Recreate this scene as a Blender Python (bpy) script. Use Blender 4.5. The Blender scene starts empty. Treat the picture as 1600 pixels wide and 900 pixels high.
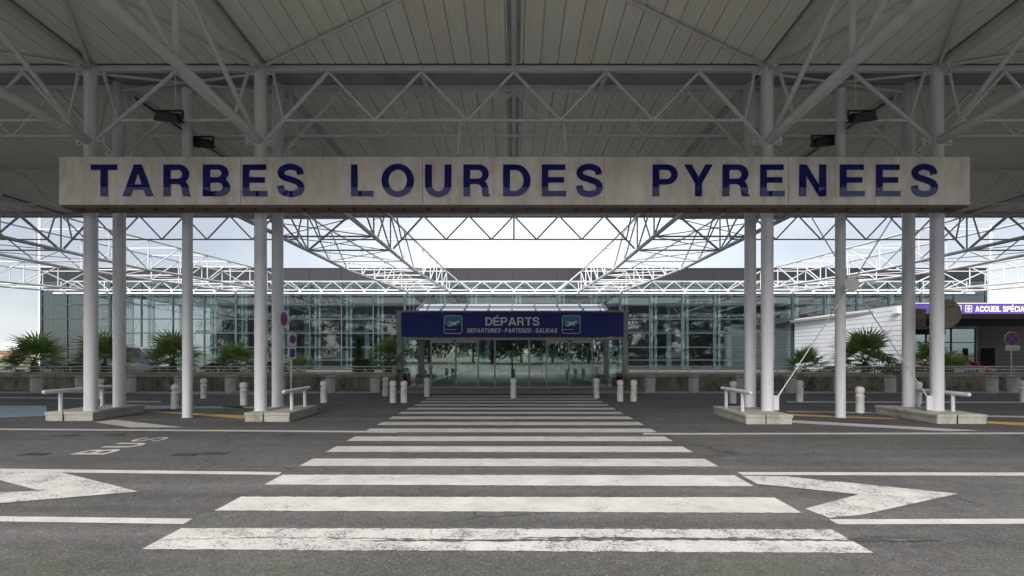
import bpy, bmesh, math, random
from mathutils import Vector, Matrix
random.seed(7)
S = bpy.context.scene
COL = S.collection
R = math.radians

# ------------------------------------------------------------------ camera
F, CX, HY, H = 780.0, 803.0, 551.0, 1.65
cam = bpy.data.cameras.new('camera'); camo = bpy.data.objects.new('camera', cam); COL.objects.link(camo)
camo.location = (0, 0, H); camo.rotation_euler = (R(90), 0, 0)
cam.sensor_width = 36; cam.lens = 36*F/1600
cam.shift_x = (800-CX)/1600; cam.shift_y = (HY-450)/1600
cam.clip_start = 0.05; cam.clip_end = 6000
S.camera = camo
# ------------------------------------------------------------------ sky
W = bpy.data.worlds.new('World'); S.world = W; W.use_nodes = True
nt = W.node_tree; nt.nodes.clear()
SUN_EL, SUN_AZ = 38, 196          # azimuth from +Y, towards +X
out = nt.nodes.new('ShaderNodeOutputWorld')
sky = nt.nodes.new('ShaderNodeTexSky'); sky.sky_type = 'NISHITA'; sky.sun_disc = False
sky.sun_elevation = R(SUN_EL); sky.sun_rotation = R(SUN_AZ)
b1 = nt.nodes.new('ShaderNodeBackground'); b1.inputs['Strength'].default_value = 0.06
nt.links.new(sky.outputs[0], b1.inputs[0])
tc = nt.nodes.new('ShaderNodeTexCoord'); mp = nt.nodes.new('ShaderNodeMapping')
mp.inputs['Scale'].default_value = (1.0, 1.0, 2.2); mp.inputs['Location'].default_value = (2.7, 2.3, -0.45)
nz = nt.nodes.new('ShaderNodeTexNoise'); nz.inputs['Scale'].default_value = 1.25; nz.inputs['Detail'].default_value = 7; nz.inputs['Roughness'].default_value = 0.5
nt.links.new(tc.outputs['Generated'], mp.inputs[0]); nt.links.new(mp.outputs[0], nz.inputs['Vector'])
cr = nt.nodes.new('ShaderNodeValToRGB')
cr.color_ramp.elements[0].position = 0.36; cr.color_ramp.elements[0].color = (0.40, 0.42, 0.475, 1)
cr.color_ramp.elements[1].position = 0.66; cr.color_ramp.elements[1].color = (0.93, 0.94, 0.97, 1)
e = cr.color_ramp.elements.new(0.50); e.color = (0.58, 0.60, 0.64, 1)
nt.links.new(nz.outputs['Fac'], cr.inputs[0])
b2 = nt.nodes.new('ShaderNodeBackground'); b2.inputs['Strength'].default_value = 0.215
nt.links.new(cr.outputs[0], b2.inputs[0])
mx = nt.nodes.new('ShaderNodeMixShader'); mx.inputs[0].default_value = 0.9
nt.links.new(b1.outputs[0], mx.inputs[1]); nt.links.new(b2.outputs[0], mx.inputs[2]); nt.links.new(mx.outputs[0], out.inputs[0])
# ------------------------------------------------------------------ sun
sl = bpy.data.lights.new('sun', 'SUN'); sl.energy = 1.5; sl.angle = R(32); sl.color = (1, 0.97, 0.92)
so = bpy.data.objects.new('sun', sl); COL.objects.link(so)
d = Vector((math.sin(R(SUN_AZ))*math.cos(R(SUN_EL)), math.cos(R(SUN_AZ))*math.cos(R(SUN_EL)), math.sin(R(SUN_EL))))
so.rotation_euler = (-d).to_track_quat('-Z', 'Y').to_euler(); so.location = (0, 0, 60)
# ------------------------------------------------------------------ exposure
S.view_settings.view_transform = 'Standard'; S.view_settings.look = 'None'
S.view_settings.exposure = 2.62; S.view_settings.gamma = 1.0; S.view_settings.use_curve_mapping = False
try:
    S.cycles.max_bounces = 6; S.cycles.diffuse_bounces = 3; S.cycles.glossy_bounces = 3; S.cycles.use_adaptive_sampling = True; S.cycles.adaptive_threshold = 0.02
    S.cycles.transparent_max_bounces = 10; S.cycles.use_denoising = True
except Exception: pass

# ================================================================== helpers
def at(px, py, Y):                       # a point of the photograph at depth Y
    return Vector(((px-CX)/F*Y, Y, H-(py-HY)/F*Y))
def gnd(px, py, z=0.0):                  # a point of the photograph on the ground
    Y = F*(H-z)/(py-HY); return Vector(((px-CX)/F*Y, Y, z))
MATS = {}
def mat(name, color, rough=0.6, metal=0.0, noise=0.0, nscale=4.0, bump=0.0, bscale=60.0, spec=0.5, dirt=None, dscale=1.2, dth=(0.5, 0.7), emit=None, stretch=None):
    m = bpy.data.materials.new(name); m.use_nodes = True; t = m.node_tree; b = t.nodes['Principled BSDF']
    b.inputs['Roughness'].default_value = rough; b.inputs['Metallic'].default_value = metal
    b.inputs['Specular IOR Level'].default_value = spec
    c4 = (*color, 1); b.inputs['Base Color'].default_value = c4
    src = None
    g = t.nodes.new('ShaderNodeNewGeometry'); vec = g.outputs['Position']
    if stretch:
        mpn = t.nodes.new('ShaderNodeMapping'); mpn.inputs['Scale'].default_value = stretch
        t.links.new(vec, mpn.inputs[0]); vec = mpn.outputs[0]
    if noise:
        n = t.nodes.new('ShaderNodeTexNoise'); n.inputs['Scale'].default_value = nscale; n.inputs['Detail'].default_value = 6; n.inputs['Roughness'].default_value = 0.65
        t.links.new(vec, n.inputs['Vector'])
        mr = t.nodes.new('ShaderNodeMapRange'); mr.inputs['From Min'].default_value = 0.25; mr.inputs['From Max'].default_value = 0.75
        mr.inputs['To Min'].default_value = 1-noise; mr.inputs['To Max'].default_value = 1+noise
        t.links.new(n.outputs['Fac'], mr.inputs[0])
        mu = t.nodes.new('ShaderNodeMix'); mu.data_type = 'RGBA'; mu.blend_type = 'MULTIPLY'; mu.inputs[0].default_value = 1
        mu.inputs[6].default_value = c4; t.links.new(mr.outputs[0], mu.inputs[7]); src = mu.outputs[2]
    if dirt:
        n2 = t.nodes.new('ShaderNodeTexNoise'); n2.inputs['Scale'].default_value = dscale; n2.inputs['Detail'].default_value = 8; n2.inputs['Roughness'].default_value = 0.7
        t.links.new(vec, n2.inputs['Vector'])
        m2 = t.nodes.new('ShaderNodeMapRange'); m2.inputs['From Min'].default_value = dth[0]; m2.inputs['From Max'].default_value = dth[1]
        t.links.new(n2.outputs['Fac'], m2.inputs[0])
        mu2 = t.nodes.new('ShaderNodeMix'); mu2.data_type = 'RGBA'
        t.links.new(m2.outputs[0], mu2.inputs[0])
        if src: t.links.new(src, mu2.inputs[6])
        else: mu2.inputs[6].default_value = c4
        mu2.inputs[7].default_value = (*dirt, 1); src = mu2.outputs[2]
    if src: t.links.new(src, b.inputs['Base Color'])
    if bump:
        n3 = t.nodes.new('ShaderNodeTexNoise'); n3.inputs['Scale'].default_value = bscale; n3.inputs['Detail'].default_value = 4
        t.links.new(g.outputs['Position'], n3.inputs['Vector'])
        bp = t.nodes.new('ShaderNodeBump'); bp.inputs['Strength'].default_value = bump; bp.inputs['Distance'].default_value = 0.02
        t.links.new(n3.outputs['Fac'], bp.inputs['Height']); t.links.new(bp.outputs[0], b.inputs['Normal'])
    if emit:
        b.inputs['Emission Color'].default_value = (*emit[0], 1); b.inputs['Emission Strength'].default_value = emit[1]
    MATS[name] = m; return m
def glassmat(name, tint, refl, rough=0.0, base=0.1, top=0.9):
    m = bpy.data.materials.new(name); m.use_nodes = True; t = m.node_tree; t.nodes.clear()
    o = t.nodes.new('ShaderNodeOutputMaterial'); tr = t.nodes.new('ShaderNodeBsdfTransparent'); tr.inputs[0].default_value = (*tint, 1)
    gl = t.nodes.new('ShaderNodeBsdfGlossy'); gl.inputs['Color'].default_value = (*refl, 1); gl.inputs['Roughness'].default_value = rough
    lw = t.nodes.new('ShaderNodeLayerWeight'); lw.inputs[0].default_value = 0.35
    mr = t.nodes.new('ShaderNodeMapRange'); mr.inputs['To Min'].default_value = base; mr.inputs['To Max'].default_value = top
    t.links.new(lw.outputs['Fresnel'], mr.inputs[0])
    mxx = t.nodes.new('ShaderNodeMixShader'); t.links.new(mr.outputs[0], mxx.inputs[0])
    t.links.new(tr.outputs[0], mxx.inputs[1]); t.links.new(gl.outputs[0], mxx.inputs[2]); t.links.new(mxx.outputs[0], o.inputs[0])
    MATS[name] = m; return m

mat('white_steel', (0.53, 0.535, 0.545), 0.42, noise=0.07, nscale=1.6, dirt=(0.40, 0.39, 0.36), dscale=1.1, dth=(0.56, 0.85), stretch=(3, 3, 0.5))
mat('column_paint', (0.60, 0.60, 0.625), 0.38, noise=0.06, nscale=1.2, dirt=(0.40, 0.38, 0.34), dscale=1.8, dth=(0.52, 0.8), bump=0.05, bscale=30, stretch=(4, 4, 0.3))
mat('chord_paint', (0.50, 0.51, 0.51), 0.5, noise=0.08, nscale=2.0, dirt=(0.30, 0.29, 0.26), dscale=1.4, dth=(0.55, 0.8))
mat('soffit', (0.70, 0.70, 0.635), 0.55, noise=0.10, nscale=1.3, dirt=(0.63, 0.615, 0.53), dscale=0.5, dth=(0.45, 0.8), stretch=(2.5, 0.35, 1))
mat('soffit_groove', (0.54, 0.53, 0.48), 0.7)
mat('roof_top', (0.30, 0.30, 0.30), 0.7)
mat('gutter_grey', (0.33, 0.33, 0.35), 0.6, noise=0.12, nscale=1.0, dirt=(0.22, 0.22, 0.23), dscale=0.8)
mat('gutter_tar', (0.045, 0.043, 0.042), 0.7, noise=0.3, nscale=30, bump=0.4, bscale=90)
mat('dark_gap', (0.015, 0.015, 0.015), 0.8)
mat('black_metal', (0.012, 0.012, 0.013), 0.5, noise=0.2)
mat('lamp_glass', (0.10, 0.10, 0.11), 0.12)
mat('sign_steel', (0.54, 0.49, 0.43), 0.36, metal=0.45, noise=0.20, nscale=1.8, dirt=(0.36, 0.295, 0.235), dscale=1.6, dth=(0.47, 0.74), bump=0.03, bscale=14, stretch=(1.7, 1.7, 0.6))
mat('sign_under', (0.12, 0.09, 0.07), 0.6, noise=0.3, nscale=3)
mat('letter_blue', (0.003, 0.004, 0.115), 0.02, spec=0.38)
mat('letter_edge', (0.45, 0.44, 0.47), 0.4)
mat('concrete', (0.36, 0.34, 0.30), 0.85, noise=0.22, nscale=3.5, dirt=(0.17, 0.155, 0.125), dscale=1.7, dth=(0.52, 0.72), bump=0.35, bscale=45)
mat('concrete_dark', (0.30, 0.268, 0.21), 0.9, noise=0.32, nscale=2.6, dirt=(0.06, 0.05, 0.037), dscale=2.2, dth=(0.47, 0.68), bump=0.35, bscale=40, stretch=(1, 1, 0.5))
mat('concrete_post', (0.58, 0.57, 0.53), 0.9, noise=0.22, nscale=6, dirt=(0.42, 0.40, 0.36), dscale=5, bump=0.5, bscale=90)
mat('post_white', (0.68, 0.66, 0.63), 0.6, noise=0.10, nscale=8, dirt=(0.42, 0.38, 0.33), dscale=7, dth=(0.52, 0.75), bump=0.2, bscale=50)
mat('rail_metal', (0.55, 0.55, 0.53), 0.35, metal=0.3, noise=0.1)
mat('joint_black', (0.02, 0.02, 0.02), 0.9)
mat('parapet', (0.013, 0.014, 0.019), 0.55, noise=0.1, nscale=0.4, spec=0.25)
mat('mullion', (0.022, 0.038, 0.048), 0.4)
mat('interior_white', (0.80, 0.84, 0.82), 0.5)
mat('interior_grey', (0.48, 0.50, 0.51), 0.8, noise=0.15, nscale=0.5)
mat('interior_floor', (0.25, 0.25, 0.25), 0.3, noise=0.1)
mat('clad_white', (0.80, 0.80, 0.82), 0.5, noise=0.04, nscale=0.6)
mat('clad_grey', (0.27, 0.265, 0.25), 0.6, noise=0.1, nscale=0.8)
mat('clad_joint', (0.10, 0.10, 0.11), 0.8)
mat('purple', (0.075, 0.035, 0.26), 0.45, noise=0.05)
mat('sign_blue', (0.003, 0.016, 0.21), 0.55, noise=0.05)
mat('teal', (0.03, 0.24, 0.36), 0.4)
mat('print_white', (0.72, 0.72, 0.72), 0.5)
mat('print_grey', (0.80, 0.80, 0.82), 0.5)
mat('frame_grey', (0.40, 0.385, 0.36), 0.5, noise=0.08)
mat('skylight_white', (0.80, 0.80, 0.82), 0.35)
mat('traffic_red', (0.42, 0.02, 0.03), 0.45)
mat('traffic_blue', (0.02, 0.035, 0.30), 0.45)
mat('plate_white', (0.68, 0.66, 0.66), 0.5, noise=0.06, nscale=8)
mat('plate_olive', (0.10, 0.095, 0.06), 0.65, noise=0.15, nscale=6)
mat('bolt_grey', (0.3, 0.3, 0.28), 0.4, metal=0.6)
mat('palm_green', (0.17, 0.27, 0.065), 0.35, noise=0.45, nscale=5)
mat('palm_pale', (0.22, 0.27, 0.12), 0.5, noise=0.3, nscale=5)
mat('palm_dry', (0.24, 0.19, 0.10), 0.7, noise=0.3, nscale=5)
mat('palm_trunk', (0.11, 0.075, 0.045), 0.95, noise=0.4, nscale=14, bump=0.8, bscale=30)
mat('shrub_green', (0.085, 0.14, 0.03), 0.55, noise=0.4, nscale=7)
mat('soil', (0.09, 0.07, 0.045), 0.95, noise=0.3)
mat('grass', (0.075, 0.095, 0.03), 0.9, noise=0.3, nscale=0.2)
mat('car_red', (0.40, 0.012, 0.02), 0.2, spec=0.6)
mat('car_white', (0.70, 0.71, 0.73), 0.25, spec=0.6)
mat('car_glass', (0.012, 0.016, 0.018), 0.05, spec=0.7)
mat('tyre', (0.018, 0.018, 0.018), 0.85)
mat('rim', (0.4, 0.4, 0.41), 0.35, metal=0.7)
mat('lamp_red', (0.35, 0.02, 0.02), 0.2)
mat('plane_white', (0.72, 0.73, 0.75), 0.35)
mat('plane_blue', (0.03, 0.06, 0.2), 0.4)
mat('mast_pale', (0.60, 0.62, 0.66), 0.6)
mat('brick_tan', (0.28, 0.19, 0.12), 0.9, noise=0.3, nscale=0.6)
mat('bark', (0.085, 0.065, 0.05), 0.95, noise=0.3, nscale=8)
mat('leaf_dark', (0.06, 0.068, 0.04), 0.6, noise=0.4, nscale=1.2)
for nm_ in ('palm_green', 'palm_pale', 'palm_dry', 'shrub_green'):         # leaves let light through
    t_ = MATS[nm_].node_tree; pb = t_.nodes['Principled BSDF']; ou = [n for n in t_.nodes if n.type == 'OUTPUT_MATERIAL'][0]
    tl = t_.nodes.new('ShaderNodeBsdfTranslucent'); ms_ = t_.nodes.new('ShaderNodeMixShader'); ms_.inputs[0].default_value = 0.42
    t_.links.new(pb.inputs['Base Color'].links[0].from_socket, tl.inputs[0])
    t_.links.new(pb.outputs[0], ms_.inputs[1]); t_.links.new(tl.outputs[0], ms_.inputs[2]); t_.links.new(ms_.outputs[0], ou.inputs[0])
glassmat('facade_glass', (0.64, 0.705, 0.715), (0.64, 0.69, 0.71), 0.0, 0.13, 0.9)
glassmat('clear_glass', (0.74, 0.86, 0.83), (0.9, 0.95, 0.95), 0.0, 0.14, 0.9)
glassmat('skylight_glass', (0.80, 0.82, 0.84), (1.0, 1.0, 1.0), 0.03, 0.85, 1.0)
glassmat('teal_glass', (0.25, 0.42, 0.44), (0.6, 0.75, 0.75), 0.02, 0.30, 0.9)

# asphalt: grain, patches, tracks and a touch of moss
def asphalt():
    m = bpy.data.materials.new('asphalt'); m.use_nodes = True; t = m.node_tree; b = t.nodes['Principled BSDF']; b.inputs['Roughness'].default_value = 0.85; b.inputs['Specular IOR Level'].default_value = 0.35
    g = t.nodes.new('ShaderNodeNewGeometry'); P = g.outputs['Position']
    def noise(sc, det=5, rough=0.6, vec=P):
        n = t.nodes.new('ShaderNodeTexNoise'); n.inputs['Scale'].default_value = sc; n.inputs['Detail'].default_value = det; n.inputs['Roughness'].default_value = rough
        t.links.new(vec, n.inputs['Vector']); return n.outputs['Fac']
    def ramp(f, a, c, lo, hi):
        r = t.nodes.new('ShaderNodeMapRange'); r.inputs['From Min'].default_value = a; r.inputs['From Max'].default_value = c
        r.inputs['To Min'].default_value = lo; r.inputs['To Max'].default_value = hi; t.links.new(f, r.inputs[0]); return r.outputs[0]
    def mul(a, c):
        n = t.nodes.new('ShaderNodeMath'); n.operation = 'MULTIPLY'; t.links.new(a, n.inputs[0]); t.links.new(c, n.inputs[1]); return n.outputs[0]
    st = t.nodes.new('ShaderNodeMapping'); st.inputs['Scale'].default_value = (0.12, 1.5, 1); t.links.new(P, st.inputs[0])
    v = mul(mul(ramp(noise(120, 3, 0.7), 0.3, 0.7, 0.6, 1.4), ramp(noise(36, 3, 0.8), 0.3, 0.7, 0.42, 1.58)), ramp(noise(0.55, 6), 0.3, 0.7, 0.78, 1.22))
    v = mul(v, ramp(noise(1.0, 5, 0.6, st.outputs[0]), 0.3, 0.7, 0.84, 1.16))
    v = mul(v, ramp(noise(7, 5, 0.7), 0.3, 0.7, 0.74, 1.26))
    st2 = t.nodes.new('ShaderNodeMapping'); st2.inputs['Scale'].default_value = (0.05, 3.4, 1); t.links.new(P, st2.inputs[0])
    v = mul(v, ramp(noise(1.0, 4, 0.55, st2.outputs[0]), 0.35, 0.68, 0.84, 1.14))
    wv = t.nodes.new('ShaderNodeTexNoise'); wv.inputs['Scale'].default_value = 1.3; wv.inputs['Detail'].default_value = 5; t.links.new(P, wv.inputs['Vector'])
    ad = t.nodes.new('ShaderNodeMix'); ad.data_type = 'RGBA'; ad.blend_type = 'ADD'; ad.inputs[0].default_value = 0.55; t.links.new(P, ad.inputs[6]); t.links.new(wv.outputs['Color'], ad.inputs[7])
    vc = t.nodes.new('ShaderNodeTexVoronoi'); vc.feature = 'DISTANCE_TO_EDGE'; vc.inputs['Scale'].default_value = 0.33; t.links.new(ad.outputs[2], vc.inputs['Vector'])
    ck = ramp(vc.outputs['Distance'], 0.002, 0.006, 0.0, 1.0)
    cmx = t.nodes.new('ShaderNodeMath'); cmx.operation = 'MAXIMUM'; t.links.new(ck, cmx.inputs[0]); t.links.new(ramp(noise(0.35, 3), 0.50, 0.56, 1.0, 0.45), cmx.inputs[1])
    v = mul(v, cmx.outputs[0])
    # oil spots
    vo = t.nodes.new('ShaderNodeTexVoronoi'); vo.inputs['Scale'].default_value = 0.75; vo.feature = 'F1'; t.links.new(P, vo.inputs['Vector'])
    v = mul(v, ramp(vo.outputs['Distance'], 0.06, 0.17, 0.55, 1.0))
    # pale aggregate specks
    vs = t.nodes.new('ShaderNodeTexVoronoi'); vs.inputs['Scale'].default_value = 26; t.links.new(P, vs.inputs['Vector'])
    sp = ramp(vs.outputs['Distance'], 0.09, 0.17, 1.0, 0.0)
    base = t.nodes.new('ShaderNodeMix'); base.data_type = 'RGBA'; base.blend_type = 'MULTIPLY'; base.inputs[0].default_value = 1; base.inputs[6].default_value = (0.073, 0.071, 0.071, 1)
    t.links.new(v, base.inputs[7])
    ms = t.nodes.new('ShaderNodeMix'); ms.data_type = 'RGBA'; t.links.new(sp, ms.inputs[0]); t.links.new(base.outputs[2], ms.inputs[6]); ms.inputs[7].default_value = (0.26, 0.25, 0.235, 1)
    # moss in the worn strip by the first stripe
    sx = t.nodes.new('ShaderNodeSeparateXYZ'); t.links.new(P, sx.inputs[0])
    mo = mul(ramp(noise(9, 6, 0.75), 0.45, 0.62, 0.0, 0.55), ramp(sx.outputs['Y'], 3.95, 4.15, 1.0, 0.0))
    mo = mul(mo, ramp(noise(0.8, 3), 0.42, 0.6, 0.0, 1.0))
    mm = t.nodes.new('ShaderNodeMix'); mm.data_type = 'RGBA'; t.links.new(mo, mm.inputs[0]); t.links.new(ms.outputs[2], mm.inputs[6]); mm.inputs[7].default_value = (0.085, 0.10, 0.045, 1)
    t.links.new(mm.outputs[2], b.inputs['Base Color'])
    bp = t.nodes.new('ShaderNodeBump'); bp.inputs['Strength'].default_value = 0.55; bp.inputs['Distance'].default_value = 0.012
    t.links.new(noise(90, 3, 0.7), bp.inputs['Height']); t.links.new(bp.outputs[0], b.inputs['Normal'])
    MATS['asphalt'] = m
asphalt()
def paint(name, col, wear, wear_scale=6.0):
    m = bpy.data.materials.new(name); m.use_nodes = True; t = m.node_tree; b = t.nodes['Principled BSDF']; b.inputs['Roughness'].default_value = 0.75
    g = t.nodes.new('ShaderNodeNewGeometry'); P = g.outputs['Position']
    def noise(sc, det, rough):
        n = t.nodes.new('ShaderNodeTexNoise'); n.inputs['Scale'].default_value = sc; n.inputs['Detail'].default_value = det; n.inputs['Roughness'].default_value = rough
        t.links.new(P, n.inputs['Vector']); return n.outputs['Fac']
    a = noise(40, 4, 0.8); c = noise(wear_scale*0.45, 6, 0.75); st = t.nodes.new('ShaderNodeMapping')
    s1 = t.nodes.new('ShaderNodeMath'); s1.operation = 'MULTIPLY_ADD'; s1.inputs[1].default_value = 0.75; t.links.new(c, s1.inputs[0]); t.links.new(a, s1.inputs[2])
    r = t.nodes.new('ShaderNodeMapRange'); r.inputs['From Min'].default_value = 1.11-wear; r.inputs['From Max'].default_value = 1.20-wear; t.links.new(s1.outputs[0], r.inputs[0])
    tone = noise(2.2, 6, 0.7); tr = t.nodes.new('ShaderNodeMapRange'); tr.inputs['From Min'].default_value = 0.3; tr.inputs['From Max'].default_value = 0.7; tr.inputs['To Min'].default_value = 0.78; tr.inputs['To Max'].default_value = 1.12
    t.links.new(tone, tr.inputs[0])
    mu = t.nodes.new('ShaderNodeMix'); mu.data_type = 'RGBA'; mu.blend_type = 'MULTIPLY'; mu.inputs[0].default_value = 1; mu.inputs[6].default_value = (*col, 1); t.links.new(tr.outputs[0], mu.inputs[7])
    mi = t.nodes.new('ShaderNodeMix'); mi.data_type = 'RGBA'; t.links.new(r.outputs[0], mi.inputs[0]); t.links.new(mu.outputs[2], mi.inputs[6]); mi.inputs[7].default_value = (0.10, 0.095, 0.09, 1)
    t.links.new(mi.outputs[2], b.inputs['Base Color'])
    bp = t.nodes.new('ShaderNodeBump'); bp.inputs['Strength'].default_value = 0.35; bp.inputs['Distance'].default_value = 0.01
    t.links.new(noise(90, 3, 0.7), bp.inputs['Height']); t.links.new(bp.outputs[0], b.inputs['Normal'])
    MATS[name] = m
paint('paint_white', (0.41, 0.395, 0.385), 0.13)
paint('paint_worn', (0.41, 0.40, 0.39), 0.205)
paint('paint_yellow', (0.46, 0.29, 0.06), 0.07)
paint('paint_blue', (0.19, 0.27, 0.35), 0.12)

def link(o, parent=None):
    COL.objects.link(o)
    if parent is not None:
        o.parent = parent
    return o
def obj(name, mesh, m=None, parent=None, loc=(0, 0, 0)):
    if m is not None and not mesh.materials: mesh.materials.append(MATS[m])
    o = bpy.data.objects.new(name, mesh); link(o, parent)
    o.location = Vector(loc) - (base_of(parent) if parent is not None else Vector((0, 0, 0)))
    return o
BASE = {}
def base_of(p):
    v = Vector((0, 0, 0))
    while p is not None:
        v = v + BASE.get(p.name, Vector(p.location)); p = p.parent
    return v
def thing(name, label, cat, loc=(0, 0, 0), group=None, kind=None):
    o = bpy.data.objects.new(name, None); COL.objects.link(o); o.location = loc; o.empty_display_size = 0.2
    o['label'] = label
    if cat: o['category'] = cat
    if group: o['group'] = group
    if kind: o['kind'] = kind
    return o
def tag(o, label, cat=None, group=None, kind=None):
    o['label'] = label
    if cat: o['category'] = cat
    if group: o['group'] = group
    if kind: o['kind'] = kind
    return o
def mesh_from(name, verts, faces, smooth=False):
    me = bpy.data.meshes.new(name); me.from_pydata([tuple(v) for v in verts], [], faces); me.update()
    if smooth:
        for p in me.polygons: p.use_smooth = True
    return me
_cyl = {}
def unit_cyl(m, n=12):
    k = (m, n)
    if k not in _cyl:
        v = []; f = []
        for z in (0, 1):
            for i in range(n):
                a = 2*math.pi*i/n; v.append((math.cos(a), math.sin(a), z))
        for i in range(n): f.append((i, (i+1) % n, n+(i+1) % n, n+i))
        f.append(tuple(range(n-1, -1, -1))); f.append(tuple(range(n, 2*n)))
        me = mesh_from('tube_'+m, v, f)
        for p in me.polygons: p.use_smooth = len(p.vertices) == 4
        me.materials.append(MATS[m]); _cyl[k] = me
    return _cyl[k]
def tube(name, p0, p1, r, m='white_steel', parent=None, n=12):
    p0 = Vector(p0); p1 = Vector(p1); dv = p1-p0
    o = bpy.data.objects.new(name, unit_cyl(m, n)); link(o, parent)
    o.rotation_mode = 'QUATERNION'; o.rotation_quaternion = dv.to_track_quat('Z', 'Y')
    o.location = p0 - (base_of(parent) if parent is not None else Vector((0, 0, 0))); o.scale = (r, r, dv.length)
    return o
_box = {}
def unit_box(m):
    if m not in _box:
        v = [(x, y, z) for z in (-.5, .5) for y in (-.5, .5) for x in (-.5, .5)]
        f = [(0, 2, 3, 1), (4, 5, 7, 6), (0, 1, 5, 4), (2, 6, 7, 3), (0, 4, 6, 2), (1, 3, 7, 5)]
        me = mesh_from('block_'+m, v, f); me.materials.append(MATS[m]); _box[m] = me
    return _box[m]
def box(name, lo, hi, m, parent=None):
    lo = Vector(lo); hi = Vector(hi); c = (lo+hi)/2
    o = bpy.data.objects.new(name, unit_box(m)); link(o, parent)
    o.location = c - (base_of(parent) if parent is not None else Vector((0, 0, 0))); o.scale = hi-lo
    return o
def bar(name, p0, p1, w, h, m, parent=None):       # rectangular member
    p0 = Vector(p0); p1 = Vector(p1); dv = p1-p0
    o = bpy.data.objects.new(name, unit_box(m)); link(o, parent); o.rotation_mode = 'QUATERNION'
    o.rotation_quaternion = dv.to_track_quat('Y', 'Z'); o.location = (p0+p1)/2 - (base_of(parent) if parent is not None else Vector((0, 0, 0)))
    o.scale = (w, dv.length, h); return o
def bevel_block(name, pts, z0, z1, bev, m, parent=None, jitter=0.0):    # plan polygon extruded with bevelled edges
    bm = bmesh.new(); vs = [bm.verts.new((p[0], p[1], z0)) for p in pts]; f = bm.faces.new(vs)
    r = bmesh.ops.extrude_face_region(bm, geom=[f])
    for v in r['geom']:
        if isinstance(v, bmesh.types.BMVert): v.co.z = z1
    bmesh.ops.recalc_face_normals(bm, faces=bm.faces)
    bmesh.ops.bevel(bm, geom=[e for e in bm.edges], offset=bev, segments=2, affect='EDGES', profile=0.6)
    me = bpy.data.meshes.new(name); bm.to_mesh(me); bm.free()
    return obj(name, me, m, parent)
def lathe(name, prof, m, parent=None, loc=(0, 0, 0), n=20, key=None):
    k = ('lathe', key)
    if key and k in _cyl: me = _cyl[k]
    else:
        v = []; f = []
        for (r, z) in prof:
            for i in range(n):
                a = 2*math.pi*i/n; v.append((r*math.cos(a), r*math.sin(a), z))
        for j in range(len(prof)-1):
            for i in range(n): f.append((j*n+i, j*n+(i+1) % n, (j+1)*n+(i+1) % n, (j+1)*n+i))
        f.append(tuple((len(prof)-1)*n+i for i in range(n)))
        me = mesh_from(name, v, f); 
        for p in me.polygons: p.use_smooth = len(p.vertices) == 4
        me.materials.append(MATS[m])
        try: me.set_sharp_from_angle(angle=R(35))
        except Exception: pass
        if key: _cyl[k] = me
    return obj(name, me, None, parent, loc)

# ------------------------------------------------------------------ lettering (own outlines, cap height 1)
def arc(cx, cy, rx, ry, a0, a1, n=12):
    return [(cx+rx*math.cos(R(a0+(a1-a0)*i/n)), cy+ry*math.sin(R(a0+(a1-a0)*i/n))) for i in range(n+1)]
def stroke(pts, w, n=6):
    P = []
    q = [pts[0]]+pts+[pts[-1]]
    for i in range(1, len(q)-2):
        for k in range(n):
            t = k/n; a, b, c, d_ = q[i-1], q[i], q[i+1], q[i+2]
            P.append(tuple(0.5*((2*b[j])+(-a[j]+c[j])*t+(2*a[j]-5*b[j]+4*c[j]-d_[j])*t*t+(-a[j]+3*b[j]-3*c[j]+d_[j])*t**3) for j in (0, 1)))
    P.append(pts[-1]); L = []; Q = []
    for i in range(len(P)):
        a = P[max(i-1, 0)]; b = P[min(i+1, len(P)-1)]; dx, dy = b[0]-a[0], b[1]-a[1]; l = math.hypot(dx, dy) or 1
        nx, ny = -dy/l*w/2, dx/l*w/2; L.append((P[i][0]+nx, P[i][1]+ny)); Q.append((P[i][0]-nx, P[i][1]-ny))
    return L+Q[::-1]
E_ = [(0, 0), (0, 1), (.72, 1), (.72, .83), (.2, .83), (.2, .6), (.68, .6), (.68, .43), (.2, .43), (.2, .17), (.75, .17), (.75, 0)]
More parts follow.
